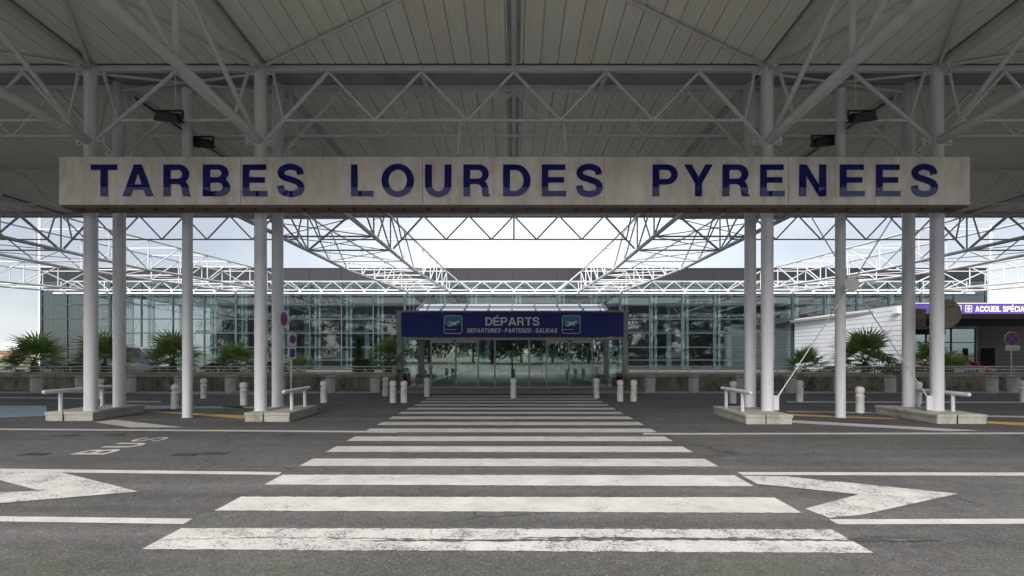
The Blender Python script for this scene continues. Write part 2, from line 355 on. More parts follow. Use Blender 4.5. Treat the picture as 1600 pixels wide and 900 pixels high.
GLY = {
 'T': [[(.28, 0), (.28, .83), (0, .83), (0, 1), (.76, 1), (.76, .83), (.48, .83), (.48, 0)]],
 'A': [[(0, 0), (.35, 1), (.57, 1), (.92, 0), (.70, 0), (.63, .21), (.29, .21), (.22, 0)], [(.345, .375), (.575, .375), (.46, .76)]],
 'E': [E_], 'É': [E_, [(.28, 1.06), (.42, 1.26), (.64, 1.26), (.44, 1.06)]],
 'L': [[(0, 0), (0, 1), (.2, 1), (.2, .17), (.68, .17), (.68, 0)]],
 'I': [[(0, 0), (0, 1), (.2, 1), (.2, 0)]],
 '-': [[(0, .30), (0, .46), (.34, .46), (.34, .30)]],
 'N': [[(0, 0), (0, 1), (.21, 1), (.58, .34), (.58, 1), (.78, 1), (.78, 0), (.57, 0), (.2, .66), (.2, 0)]],
 'Y': [[(.33, 0), (.33, .4), (0, 1), (.23, 1), (.43, .6), (.63, 1), (.86, 1), (.53, .4), (.53, 0)]],
 'Z': [[(0, 0), (0, .17), (.46, .83), (.03, .83), (.03, 1), (.72, 1), (.72, .84), (.25, .17), (.73, .17), (.73, 0)]],
 'P': [[(0, 0), (0, 1), (.43, 1)]+arc(.43, .685, .315, .315, 90, -90)+[(.2, .37), (.2, 0)], [(.2, .83), (.2, .54)]+arc(.42, .685, .13, .145, -90, 90)],
 'R': [[(0, 0), (0, 1), (.45, 1)]+arc(.45, .705, .30, .295, 90, -52)+[(.70, .39), (.735, .28), (.745, .10), (.80, 0), (.575, 0), (.545, .10), (.535, .27), (.49, .355), (.40, .385), (.2, .385), (.2, 0)], [(.2, .83), (.2, .555)]+arc(.43, .6925, .125, .1375, -90, 90)],
 'B': [[(0, 0), (0, 1), (.44, 1)]+arc(.44, .74, .275, .26, 90, -42)+arc(.46, .285, .30, .285, 50, -90), [(.2, .84), (.2, .60)]+arc(.41, .72, .11, .12, -90, 90), [(.2, .43), (.2, .16)]+arc(.43, .295, .125, .135, -90, 90)],
 'D': [[(0, 0), (0, 1), (.36, 1)]+arc(.36, .5, .43, .5, 90, -90, 18), [(.2, .83), (.2, .17)]+arc(.34, .5, .25, .33, -90, 90, 16)],
 'O': [arc(.47, .5, .47, .525, 0, 345, 23), arc(.47, .5, .265, .345, 0, 345, 23)],
 'U': [[(0, 1)]+arc(.38, .34, .38, .365, 180, 360, 16)+[(.76, 1), (.56, 1)]+arc(.38, .34, .18, .185, 360, 180, 12)+[(.2, 1)]],
 'C': [stroke([(.74, .68), (.68, .83), (.47, .93), (.22, .84), (.10, .5), (.22, .16), (.47, .07), (.68, .17), (.755, .35)], .195)],
 's': [stroke([(.65, .80), (.55, .90), (.38, .925), (.16, .87), (.09, .74), (.16, .60), (.38, .52), (.60, .43), (.68, .28), (.60, .13), (.38, .075), (.20, .10), (.10, .20)], .125)],
 'S': [stroke([(.655, .69), (.60, .85), (.38, .93), (.17, .87), (.10, .74), (.17, .61), (.38, .53), (.60, .43), (.675, .28), (.60, .13), (.38, .07), (.15, .14), (.085, .33)], .19)],
}
_gm = {}
def glyph(ch, m, ext=0.0, shear=0.0):
    k = (ch, m, ext, shear)
    if k in _gm: return _gm[k]
    cu = bpy.data.curves.new('g', 'CURVE'); cu.dimensions = '2D'; cu.fill_mode = 'BOTH'; cu.extrude = ext
    for loop in GLY[ch]:
        sp = cu.splines.new('POLY'); sp.points.add(len(loop)-1)
        for p, c in zip(sp.points, loop): p.co = (c[0], c[1], 0, 1)
        sp.use_cyclic_u = True
    o = bpy.data.objects.new('g', cu); COL.objects.link(o)
    dg = bpy.context.evaluated_depsgraph_get(); dg.update()
    me = bpy.data.meshes.new_from_object(o.evaluated_get(dg)); bpy.data.objects.remove(o); bpy.data.curves.remove(cu)
    me.name = 'letter_'+m; me.materials.clear(); me.materials.append(MATS[m])
    xs = [v.co.x for v in me.vertices]; x0, x1 = min(xs), max(xs)
    for v in me.vertices: v.co.x += shear*v.co.y-x0
    _gm[k] = (me, x1-x0); return _gm[k]
def glyph_obj(name, ch, m, parent, origin, ux, uy, w, h, ext=0.0, shear=0.0):
    """one letter: lower-left corner at origin, ux / uy unit vectors of its width and height"""
    me, gw = glyph(ch, m, ext, shear); ux = Vector(ux); uy = Vector(uy); un = ux.cross(uy)
    o = bpy.data.objects.new(name, me); link(o, parent)
    hy = uy*h; t = Vector(origin) - (base_of(parent) if parent is not None else Vector((0, 0, 0)))
    sx = ux*(w/gw)
    o.matrix_local = Matrix(((sx.x, hy.x, un.x, t.x), (sx.y, hy.y, un.y, t.y), (sx.z, hy.z, un.z, t.z), (0, 0, 0, 1)))
    return o
def type_line(text, m, parent, origin, ux, uy, total, h, track=0.10, space=0.34, shear=0.0, ext=0.0):
    adv = []; x = 0
    for ch in text:
        if ch == ' ': x += space; continue
        w = glyph(ch, m, ext)[1]; adv.append((ch, x, w)); x += w+track
    k = total/(x-track)
    for ch, x0, w in adv:
        glyph_obj('letter', ch, m, parent, Vector(origin)+Vector(ux)*(x0*k), ux, uy, w*k, h, ext, shear)
EX, EZ = (1, 0, 0), (0, 0, 1)

# ================================================================== the ground
def flat_poly(name, pts, z, m, parent=None):
    v = [(p[0], p[1], z) for p in pts]
    a = sum(v[i][0]*v[(i+1) % len(v)][1]-v[(i+1) % len(v)][0]*v[i][1] for i in range(len(v)))
    if a < 0: v = v[::-1]
    return obj(name, mesh_from(name, v, [tuple(range(len(v)))]), m, parent)
g_ = flat_poly('ground', [(-3000, -3000), (3000, -3000), (3000, 3000), (-3000, 3000)], -0.03, 'grass'); tag(g_, 'flat green grassland reaching the horizon', kind='structure')
road = flat_poly('road', [(-120, -90), (120, -90), (120, 60), (-120, 60)], 0.0, 'asphalt'); tag(road, 'grey asphalt forecourt in front of the terminal', kind='structure')
def gp(*pts): return [tuple(gnd(*p))[:2] for p in pts]
cw = thing('crosswalk', 'wide white zebra crossing leading to the glass entrance', None, (0, 4.2, 0), kind='structure')
per = F*H*0.000797; y0 = F*H*0.00325
for k in range(15):
    ya = y0+k*per; yb = ya+0.5 if k else ya+0.50
    xl, xr = -3.12, 2.96 - 0.05*(k == 0)*0
    n = 90; v = []; f = []
    rr = random.Random(k)
    for i in range(n+1):
        t = i/n; x = xl+(xr-xl)*t
        v.append((x, ya-0.075*t*(1 if k < 3 else 0.4)+rr.uniform(-.009, .009), 0.004)); v.append((x, yb-0.03*t*(1 if k < 3 else 0.4)+rr.uniform(-.009, .009), 0.004))
    for i in range(n): f.append((2*i, 2*i+2, 2*i+3, 2*i+1))
    obj('stripe', mesh_from('stripe', v, f), 'paint_worn' if k == 0 else 'paint_white', cw)
pv = flat_poly('pavement', [(-30, 20.15), (30, 20.15), (30, 23.2), (-30, 23.2)], 0.004, 'concrete'); tag(pv, 'pale concrete pavement strip along the planter walls', kind='structure')
def crack(name, pts, w, m='joint_black', z=0.0105, seed=1):
    rq = random.Random(seed); v = []; f = []; P_ = [gnd(*p) for p in pts]; q = []
    for a, b in zip(P_[:-1], P_[1:]):
        k = max(2, int((b-a).length/.05))
        for i in range(k): q.append(a.lerp(b, i/k))
    q.append(P_[-1])
    for i, p in enumerate(q):
        j = rq.uniform(-.012, .012); ww = w*rq.uniform(.15, 1.0)*min(1, i/6, (len(q)-1-i)/6+.05)
        v += [(p.x, p.y+j-ww, z), (p.x, p.y+j+ww, z)]
    for i in range(len(q)-1): f.append((2*i, 2*i+2, 2*i+3, 2*i+1))
    obj(name, mesh_from(name, v, f), m, mk)
mk = thing('road_markings', 'white, yellow and blue paint lines and arrows on the asphalt', None, (0, 8, 0), kind='structure')
def mark(name, pts, m='paint_white', z=0.005): flat_poly(name, gp(*pts), z, m, mk)
mark('lane_line', [(-60, 732), (440, 738), (436, 742.5), (-60, 737)])
mark('lane_line', [(1152, 738), (1660, 739), (1660, 744), (1160, 742.5)])
mark('lane_line', [(-60, 806.5), (301, 811), (287, 819.5), (-60, 814.5)])
mark('lane_line', [(1295, 812), (1660, 811), (1660, 819), (1310, 820)])
mark('chevron', [(-20, 738.5), (90, 737.5), (216, 769), (-40, 791), (-40, 772), (63, 768), (-20, 746)], 'paint_worn', z=0.009)
mark('chevron', [(1160, 744.5), (1225, 745), (1497, 772.5), (1345, 806), (1295, 810.5), (1258, 796), (1342, 773.5), (1183, 757)], 'paint_worn', z=0.009)
mark('lane_line', [(-60, 669.5), (440, 672.6), (620, 674), (620, 676.5), (440, 675), (-60, 671.8)])
mark('lane_line', [(1005, 677), (1660, 676), (1660, 678.5), (1005, 679.5)])
mark('wedge', [(147.5, 660), (179, 656), (287, 668), (205, 668.3)])
mark('wedge', [(1236, 656.5), (1533, 673), (1480, 674.2), (1236, 661)])
mark('kerb_line', [(228, 642.5), (420, 651), (420, 657.5), (247, 644.6)], 'paint_yellow')
mark('kerb_line', [(1130, 641.5), (1235, 647), (1405, 654), (1395, 655), (1235, 650), (1130, 646)], 'paint_yellow')
mark('kerb_line', [(1500, 656.5), (1660, 663), (1660, 669), (1512, 660)], 'paint_yellow')
mark('blue_bay', [(-60, 633.5), (73, 634), (73, 650), (-60, 655)], 'paint_blue')
mark('blue_bay', [(226, 633.5), (380, 635.5), (380, 638), (226, 639)], 'paint_blue')
mark('lane_line', [(-60, 619.5), (132, 622.2), (132, 623.7), (-60, 621)])
mark('lane_line', [(185, 626.5), (252, 627), (252, 628.6), (185, 628.6)])
mark('lane_line', [(155, 613.5), (420, 616), (420, 617), (155, 614.5)])
mark('lane_line', [(1230, 627), (1660, 628), (1660, 630), (1230, 629.2)])
mark('lane_line', [(1230, 642.5), (1382, 644.5), (1382, 646), (1230, 644)])
mark('lane_line', [(1506, 648.5), (1660, 651.5), (1660, 654), (1506, 650.8)])
mark('lane_line', [(345, 635), (470, 637.5), (470, 640), (350, 637)])
crack('tar_seam', [(560, 846), (800, 846), (1060, 844), (1330, 846), (1480, 845)], .030, 'asphalt', seed=3)
crack('tar_seam', [(800, 842), (980, 842.5), (1180, 843.5), (1300, 845)], .030, 'asphalt', z=0.0115, seed=4)
crack('crack', [(240, 845), (420, 841), (640, 843), (820, 847)], .006, seed=5)
crack('crack', [(1320, 838), (1420, 842), (1486, 846)], .007, seed=6)
crack('crack', [(940, 854), (985, 851), (1040, 852)], .006, seed=7)
crack('tar_seam', [(1310, 842), (1400, 844), (1475, 846)], .05, 'gutter_tar', z=0.008, seed=8)
crack('tar_seam', [(0, 692), (180, 694), (370, 692)], .012, 'gutter_tar', z=0.003, seed=9)
crack('tar_seam', [(1230, 699), (1400, 701), (1600, 700)], .012, 'gutter_tar', z=0.003, seed=10)
# BUS lettering, read by drivers heading left
for ch, (yb, yt) in zip('BUs', ((8.06, 8.50), (8.66, 9.10), (9.24, 9.70))):
    glyph_obj('letter', ch, 'paint_white', mk, (-6.62, yb, 0.006), (0, 1, 0), (-1, 0, 0), yt-yb, 0.56)
# cast-iron gully covers
gc = thing('drain_covers', 'small dark drain covers set in the bus lane asphalt', None, (-8, 9.3, 0), kind='structure')
for (x, y) in ((105, 681), (55, 710), (290, 711), (337, 709), (176, 680)):
    p = gnd(x, y); bevel_block('drain_cover', [(p.x-.19, p.y-.10), (p.x+.19, p.y-.10), (p.x+.19, p.y+.10), (p.x-.19, p.y+.10)], -0.01, 0.006, 0.003, 'black_metal', gc)

# ================================================================== canopy steel
SLP = 0.062
YF, YR, YE, YT, YN = 12.24, 13.12, 25.12, 48.5, -0.1
PY = [-41.45, -24.87, -8.29, 8.29, 24.87, 41.45]; HW = 2.08
ZT, ZB, ZFOOT = 8.60, 7.345, 6.88
def xtruss(label, Y, tone='white_steel'):
    t = thing('lattice_truss', label, 'truss', (0, Y, ZB), 'cross trusses of the canopy')
    bar('top_chord', (-44.3, Y, ZT), (44.3, Y, ZT), 0.11, 0.12, tone, t)
    def span(c, hw, tops):
        edge = hw-0.15                                          # at the column face
        top = tops[-1]; fx = hw-0.14
        def on(z): return top+(fx-top)*(ZT-0.06-z)/(ZT-0.06-ZFOOT)
        bx_ = on(ZB)
        tube('bottom_chord', (c-bx_, Y, ZB), (c+bx_, Y, ZB), 0.037, tone, t)
        for s in (-1, 1):
            tube('diagonal', (c+s*top, Y, ZT-0.06), (c+s*fx, Y, ZFOOT), 0.050, tone, t)
            tube('post', (c+s*(hw-0.30), Y, ZT-0.06), (c+s*(bx_+.01), Y, ZB), 0.038, tone, t)
        for a, b in zip(tops[:-1], tops[1:]):
            mid = (a+b)/2
            for s in (-1, 1):
                tube('diagonal', (c+s*a, Y, ZT-0.06), (c+s*mid, Y, ZB), 0.038, tone, t)
                tube('diagonal', (c+s*mid, Y, ZB), (c+s*b, Y, ZT-0.06), 0.038, tone, t)
    for c in (-33.16, -16.58, 0, 16.58, 33.16): span(c, 8.29-HW, [0, 2.27, 4.55])
    for c in PY: span(c, HW, [0.0])
    return t
t1 = xtruss('front cross truss of the canopy, right above the long name sign', YF)
tube('hanger', at(719, 188, YF), at(716, 243, YF-0.4), 0.035, parent=t1)
tube('hanger', at(881, 188, YF), at(884, 243, YF-0.4), 0.035, parent=t1)
t2 = xtruss('second cross truss close behind the front one, above the name sign', YR)
t3 = xtruss('far cross truss under the rear roof edge, dark against the sky', YE)
xtruss('middle cross truss under the rear roof, seen past both ends of the name sign', YR+6)
t4 = xtruss('cross truss along the street edge of the canopy, above the viewer', YN)
tube('post', (0, YE, ZT), (0, YE, ZB), 0.04, parent=t3)
# double rows joined by short ties at the nodes
for c in (-16.58, 0, 16.58):
    for x in (-2.27, 2.27): bar('tie', (c+x, YF, ZT-.02), (c+x, YR, ZT-.02), 0.10, 0.10, 'chord_paint', t2)
for c in (-8.29, 8.29):          # crossed rods in the top plane of the narrow bays
    for s in (-1, 1): tube('rod', (c-s*1.9, YF+.1, ZT-.06), (c+s*1.9, YR-.1, ZT-.10-(.05 if s > 0 else 0)), 0.035, parent=t2)
# end row in front of the terminal
t5 = thing('lattice_truss', 'long low white truss running along the terminal facade', 'truss', (0, YT, 7.4), 'cross trusses of the canopy')
ztop, zb1, zb2 = 8.58, 7.72, 7.42
tube('top_chord', (-43.6, YT, ztop), (43.6, YT, ztop), 0.038, parent=t5)
tube('bottom_chord', (-44.6, YT, zb1), (44.6, YT, zb1), 0.055, parent=t5)
bar('bottom_chord', (-44.6, YT-.15, zb2), (44.6, YT-.15, zb2), 0.13, 0.12, 'white_steel', t5)
n = 42; st = 87.0/n
for i in range(n):
    x = -43.5+i*st
    tube('diagonal', (x, YT, zb1), (x+st/2, YT, ztop), 0.03, parent=t5, n=8); tube('diagonal', (x+st/2, YT, ztop), (x+st, YT, zb1), 0.03, parent=t5, n=8)
    box('spacer', (x-.09, YT-.2, zb2+.06), (x+.09, YT-.05, zb1-.06), 'white_steel', t5)

def lowz(Y):
    if Y < YF: return 6.76+min(0.30, (YF-Y)*0.075)
    return 6.80 if Y < 31 else 6.80+(Y-31)*0.0425
def upz(Y):
    if Y < 27: return 8.55
    return 8.55+(Y-27)*0.0325
def boxtruss(c, label):
    t = thing('box_truss', label, 'truss', (c, YR, 6.8), 'box trusses running to the terminal')
    far = abs(c) > 30; near = abs(c) < 20
    rear = [YR+3*k for k in range(12)]+[YT]
    front = [YF-3.08*k for k in range(5)]
    for s in (-1, 1):
        x = c+s*HW
        # lower chords in straight runs, upper chords as tubes behind, roof beams ahead
        for seg in ([YF, YF-3.08, YN], [YR, 31.0, YT]):
            for a, b in zip(seg[:-1], seg[1:]):
                tube('bottom_chord', (x, a, lowz(a)), (x, b, lowz(b)), 0.105 if a < YR else 0.088, 'white_steel', t, 16)
        tube('top_chord', (x, YR, 8.52), (x, 27, 8.55), 0.062, 'white_steel', t)
        tube('top_chord', (x, 27, 8.55), (x, 46.12, upz(46.12)), 0.062, 'white_steel', t)
        bar('top_chord', (x, YF-.2, 8.62), (x, YN, 8.62+SLP*12.3), 0.24, 0.14, 'chord_paint', t)
        for k, Y in enumerate(rear):
            if Y < 47 and k: tube('post', (x, Y, lowz(Y)), (x, Y, upz(Y)), 0.037, 'white_steel', t)
        tube('post', (x, YT-.5, lowz(YT-.5)), (x, YT-.5, lowz(YT)+.95), 0.037, 'white_steel', t)
        for a, b in zip(rear[:-2], rear[1:-1]):
            if a < 30: tube('diagonal', (x, a, upz(a)), (x, b, lowz(b)), 0.040, 'white_steel', t)
            else: tube('diagonal', (x, a, lowz(a)), (x, b, upz(b)), 0.040, 'white_steel', t)
        for a, b in zip(front[:-1], front[1:]):
            ztb = 8.56+SLP*(YF-b)
            tube('diagonal', (x, a-(.25 if a == YF else 0), lowz(a)+.05), (x, b, ztb), 0.056, 'white_steel', t)
            tube('post', (x, b, lowz(b)), (x, b, ztb), 0.056, 'white_steel', t)
        # the last leg of the top chord leans down to the long truss
        sx = -1 if c > 0 else 1
        tube('brace', (x, 46.12, upz(46.12)), (x+sx*1.85, YT, zb1), 0.058, 'white_steel', t)
    for k, Y in enumerate(rear[1:-1]):
        tube('cross_tube', (c-HW, Y, lowz(Y)), (c+HW, Y, lowz(Y)), 0.04, 'white_steel', t)
        tube('cross_tube', (c-HW, Y, upz(Y)), (c+HW, Y, upz(Y)), 0.035, 'white_steel', t)
        a = rear[k]
        if not far:
            s = 1 if k % 2 else -1
            tube('plan_brace', (c-s*HW, a, lowz(a)), (c+s*HW, Y, lowz(Y)), 0.02, 'white_steel', t, 8)
            if a < 27: tube('plan_brace', (c+s*HW, a, lowz(a)), (c-s*HW, Y, lowz(Y)), 0.02, 'white_steel', t, 8)
            if a > 24: tube('plan_brace', (c-s*HW, a, upz(a)), (c+s*HW, Y, upz(Y)), 0.016, 'white_steel', t, 8)
    # inverted V frames across the box under the roof
    for Y in (YE, 19.12):
        for s in (-1, 1): tube('diagonal', (c+s*HW, Y, lowz(Y)), (c, Y, 8.5), 0.04, 'white_steel', t)
    return t
boxtruss(-8.29, 'white box truss running from the left columns of the crossing to the terminal')
boxtruss(8.29, 'white box truss running from the right columns of the crossing to the terminal')
boxtruss(-24.87, 'white box truss crossing the sky behind the two leftmost columns')
boxtruss(24.87, 'white box truss crossing the sky behind the two rightmost columns')
boxtruss(-41.45, 'outermost white box truss, low at the left picture edge')
boxtruss(41.45, 'outermost white box truss, low at the right picture edge above the purple sign')

# ------------------------------------------------------------------ roofs
PW = 0.415
def strip_mesh(L):
    prof = [(0, 0), (.012, .035), (.026, .035), (.038, 0), (.115, 0), (.119, .008), (.126, 0), (.205, 0), (.209, .008), (.216, 0), (.30, 0), (.304, .008), (.311, 0), (PW, 0)]
    v = []; f = []; mi = []
    for y in (0, L):
        for (x, z) in prof: v.append((x, y, z))
    n = len(prof)
    for i in range(n-1):
        f.append((i, n+i, n+i+1, i+1)); mi.append(1 if i == 1 else 0)
    me = mesh_from('roof_panel', v, f); me.materials.append(MATS['soffit']); me.materials.append(MATS['soffit_groove'])
    for p, k in zip(me.polygons, mi): p.material_index = k
    return me
def roof(label, y0, y1, slope, z0):
    L = y1-y0; t = thing('canopy_roof', label, 'roof', (0, y0, z0))
    me = strip_mesh(math.hypot(L, slope*L)); ang = math.atan(slope)
    rr = random.Random(3); lines = sorted([c+q*HW for c in PY for q in (-1, 1)]); edges = [-44.2]+lines+[44.2]
    for e0, e1 in zip(edges[:-1], edges[1:]):                          # panels laid bay by bay between the roof beams
        e0, e1 = e0+.165, e1-.165; k = max(1, round((e1-e0)/PW)); w = (e1-e0)/k
        for i in range(k):
            o = bpy.data.objects.new('roof_panel', me); link(o, t); o.location = (e0+i*w, 0, rr.uniform(-.003, .003)); o.rotation_euler = (ang, 0, 0); o.scale.x = w/PW
    for c in PY:
        for s in (-1, 1):
            x = c+s*HW
            bar('beam', (x, y0, z0+.06), (x, y1, z0+.06+slope*L), 0.24, 0.05, 'chord_paint', t)
    cover = [(-44.2, y0-.1, z0+.16), (44.2, y0-.1, z0+.16), (44.2, y1+.1, z0+.16+slope*L), (-44.2, y1+.1, z0+.16+slope*L)]
    v = cover+[(p[0], p[1], p[2]+.06) for p in cover]
    obj('roof_cover', mesh_from('roof_cover', [Vector(p) for p in v], [(3, 2, 1, 0), (4, 5, 6, 7), (0, 1, 5, 4), (1, 2, 6, 5), (2, 3, 7, 6), (3, 0, 4, 7)]), 'dark_gap', t)
    bar('ridge_beam', (0, y0+.05, z0-.05), (0, y1-.05, z0-.05+slope*L), 0.11, 0.10, 'chord_paint', t)
    bar('ridge_strip', (0, y0+.05, z0-.004), (0, y1-.05, z0-.004+slope*L), 0.30, 0.012, 'gutter_grey', t)
    return t
SL = -SLP
rf = roof('pale ribbed roof of the canopy over the street side of the crossing', YN-.2, YF-.06, SL, 8.70+SLP*(YF-.06-YN+.2))
rb = roof('pale ribbed roof of the canopy behind the name sign, up to the sky', YR+.08, YE+.25, 0.0, 8.70)
box('fascia', (-44.2, YE+.26, 8.52), (44.2, YE+.32, 8.86), 'gutter_grey', rb)
box('fascia', (-44.2, YN-.36, 9.48), (44.2, YN-.31, 9.74), 'gutter_grey', rf)
bar('purlin', (-44.2, YN+6, 8.64+SLP*6.2), (44.2, YN+6, 8.64+SLP*6.2), 0.10, 0.10, 'chord_paint', rf)
# bracing rods lying just under the front roof
def zr(Y): return 8.66+SLP*(YF-Y)
for s in (-1, 1):
    tube('rod', (s*6.0, YF-.15, 8.62), (s*0.15, 8.9, zr(8.9)-.02), 0.035, 'white_steel', rf)
    tube('rod', (s*10.30, YF-.15, 8.62), (s*8.0, 8.3, zr(8.3)-.03), 0.045, 'white_steel', rf)
    tube('rod', (s*6.35, YF-.15, 8.62), (s*8.6, 9.3, zr(9.3)-.03), 0.022, 'white_steel', rf)
    tube('rod', (s*10.55, YF-.15, 8.62), (s*16.4, 10.35, zr(10.35)-.03), 0.035, 'white_steel', rf)
gp_ = thing('roof_gutter', 'dark grey flat gutter band between the two canopy roofs', 'gutter', (0, YF, 8.7))
for c0, c1 in zip([-44.2, -26.95, -22.79, -10.37, -6.21, 6.21, 10.37, 22.79, 26.95], [-26.95, -22.79, -10.37, -6.21, 6.21, 10.37, 22.79, 26.95, 44.2]):
    box('gutter_panel', (c0+.05, YF+.02, 8.70), (c1-.05, YR+.02, 8.74), 'gutter_grey', gp_)
box('gutter_cover', (-44.2, YF-.04, 8.80), (44.2, YR+.06, 8.86), 'dark_gap', gp_)

# ------------------------------------------------------------------ columns
def column(x, y, z0, z1, r, label, foot_dirs):
    t = thing('steel_column', label, 'column', (x, y, z0), 'white columns of the canopy')
    tube('shaft', (x, y, z0), (x, y, z1), r, 'column_paint', t, 32)
    tube('base_plate', (x, y, z0), (x, y, z0+.02), r+.018, 'white_steel', t, 24)
    tube('cap_plate', (x, y, z1), (x, y, z1+.03), r+.03, 'chord_paint', t, 24)
    for (dx, dy) in foot_dirs:
        for dz in (ZFOOT-.05, ZT-.03):
            a = math.atan2(dy, dx)
            o = box('gusset', (x-.14, y-.02, dz-.11), (x+.14, y+.02, dz+.11), 'white_steel', t)
            o.location = Vector((x+math.cos(a)*(r+.08), y+math.sin(a)*(r+.08), dz))-t.location; o.rotation_euler = (0, 0, a)
            for q in (-.06, .06):
                tube('bolt', (x+math.cos(a)*(r+.12)-math.sin(a)*.02, y+math.sin(a)*(r+.12)-.02, dz+q), (x+math.cos(a)*(r+.12), y+math.sin(a)*(r+.12)-.045, dz+q), 0.018, 'bolt_grey', t, 6)
    return t
PH = 0.216
for s, w in ((-1, 'left'), (1, 'right')):
    nm = {'left': ('leftmost', 'name sign T'), 'right': ('rightmost', 'name sign S')}[w]
    column(s*10.37, YF, PH, 8.72, 0.142, f'{nm[0]} thick white column, standing on a concrete plinth with a guard rail', [(1, 0), (-1, 0), (0, -1)])
    column(s*10.37, YR, PH, 8.70, 0.142, f'second white column from the {w}, rear one on the outer plinth', [(1, 0), (-1, 0), (0, 1)])
    column(s*8.29, 12.68, 0.0, 8.32, 0.118, f'slim white column standing free on the asphalt at the {w} of the crossing', [])
    column(s*6.21, YF, PH, 8.72, 0.142, f'front white column just {w} of the zebra crossing', [(1, 0), (-1, 0), (0, -1)])
    column(s*6.21, YR, PH, 8.70, 0.142, f'rear white column just {w} of the zebra crossing, nearest the entrance', [(1, 0), (-1, 0), (0, 1)])
def plinth(x0, x1, y0, y1, label):
    t = thing('concrete_plinth', label, 'plinth', ((x0+x1)/2, (y0+y1)/2, 0), 'concrete plinths under the columns')
    bevel_block('plinth_block', [(x0, y0), (x1, y0), (x1, y1), (x0, y1)], -0.02, PH, 0.035, 'concrete', t).location = -t.location
    cap = bevel_block('plinth_cap', [(x0-.012, y0-.012), (x1+.012, y0-.012), (x1+.012, y1+.012), (x0-.012, y1+.012)], PH-.075, PH+.004, 0.02, 'concrete', t); cap.location = -t.location
    xj = x0+.45
    bar('joint', (xj, y0-.016, -.01), (xj, y0-.016, PH), 0.02, 0.012, 'joint_black', t)
    return t
plinth(-11.32, -10.17, 12.05, 13.75, 'cracked concrete plinth under the two leftmost columns')
plinth(9.80, 10.95, 11.55, 13.55, 'concrete plinth under the two rightmost columns')
plinth(-6.42, -5.35, 11.9, 13.6, 'concrete plinth under the column pair left of the crossing')
plinth(5.35, 6.42, 11.5, 13.4, 'concrete plinth under the column pair right of the crossing')
def guard(x, ya, yb, z, label):
    t = thing('guard_rail', label, 'guard rail', (x, ya, 0), 'tubular guard rails on the plinths')
    tube('rail', (x, ya, z), (x, yb, z), 0.05, 'column_paint', t, 16)
    for y in (ya, yb):
        me = bpy.data.meshes.new('rail_end'); bm = bmesh.new(); bmesh.ops.create_uvsphere(bm, u_segments=16, v_segments=8, radius=0.05); bm.to_mesh(me); bm.free()
        for p in me.polygons: p.use_smooth = True
        obj('rail_end', me, 'column_paint', t, (x, y, z))
    for y in (ya+.42, yb-.25): tube('post', (x, y, PH-.01), (x, y, z), 0.042, 'column_paint', t, 16)
guard(-11.05, 11.75, 13.65, 0.72, 'tubular white guard rail on the leftmost plinth')
guard(10.70, 11.75, 13.45, 0.66, 'tubular white guard rail on the rightmost plinth')
guard(-5.55, 12.05, 13.5, 0.70, 'tubular white guard rail left of the zebra crossing')
guard(5.55, 11.7, 13.3, 0.70, 'tubular white guard rail right of the zebra crossing')
# cable cross between the right columns
cb = thing('cable_brace', 'crossed steel cables with a round plate between the right columns', 'bracing', (8.29, YF, 0.3))
cc = Vector((8.27, YF-.02, 3.33))
for e_ in ((6.36, 0.42), (10.22, 0.42), (6.36, 6.5), (10.22, 6.5)):
    tube('cable', (e_[0], YF-.02, e_[1]), cc+(Vector((e_[0], YF-.02, e_[1]))-cc).normalized()*0.10, 0.014, 'rail_metal', cb, 8)
    a = (cc-Vector((e_[0], YF-.02, e_[1]))).normalized()
    tube('turnbuckle', Vector((e_[0], YF-.02, e_[1]))+a*.1, Vector((e_[0], YF-.02, e_[1]))+a*.4, 0.022, 'rail_metal', cb, 8)
tube('disc', cc+Vector((0, -.012, 0)), cc+Vector((0, .012, 0)), 0.185, 'rail_metal', cb, 28)
box('gusset', (10.10, YF-.04, .24), (10.30, YF, .60), 'column_paint', cb); box('gusset', (6.28, YF-.04, .24), (6.48, YF, .60), 'column_paint', cb)

# ------------------------------------------------------------------ the long name sign
YS = 11.60
sg = thing('name_sign', 'long weathered metal sign reading TARBES LOURDES PYRENEES across the columns', 'sign', (0, YS, 5.08))
zs0, zs1 = at(0, 320, YS).z, at(0, 245, YS).z
ed = [92, 376, 660, 944, 1232, 1516]
PANELS = []
for i, (a, b) in enumerate(zip(ed[:-1], ed[1:])):
    xa, xb = at(a, 0, YS).x, at(b, 0, YS).x
    sp0 = bevel_block('sign_panel', [(xa+.004, YS), (xb-.004, YS), (xb-.004, YS+.46), (xa+.004, YS+.46)], zs0, zs1, 0.005, 'sign_steel', sg); sp0.location = -sg.location; PANELS.append(sp0)
xa, xb = at(92, 0, YS).x, at(1516, 0, YS).x
box('sign_core', (xa+.05, YS+.03, zs0+.03), (xb-.05, YS+.43, zs1-.03), 'joint_black', sg)
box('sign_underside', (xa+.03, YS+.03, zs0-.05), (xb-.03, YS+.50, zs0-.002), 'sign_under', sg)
for i in range(36):
    x = xa+.4+i*(xb-xa-.8)/35; box('bracket', (x-.03, YS+.12, zs0-.065), (x+.03, YS+.22, zs0-.05), 'joint_black', sg)
LET = [('T', 142, 183), ('A', 191.5, 239.5), ('R', 255.5, 298), ('B', 317, 359.5), ('E', 379, 417.5), ('S', 433, 475.5),
       ('L', 548.5, 583.5), ('O', 596, 647), ('U', 664, 705.5), ('R', 724, 766.5), ('D', 786, 829), ('E', 846.5, 885), ('S', 900, 942),
       ('P', 1019.7, 1059), ('Y', 1069, 1114), ('R', 1129, 1172), ('E', 1188, 1226), ('N', 1249, 1291), ('E', 1312.5, 1351), ('E', 1369, 1407), ('S', 1424, 1465.5)]
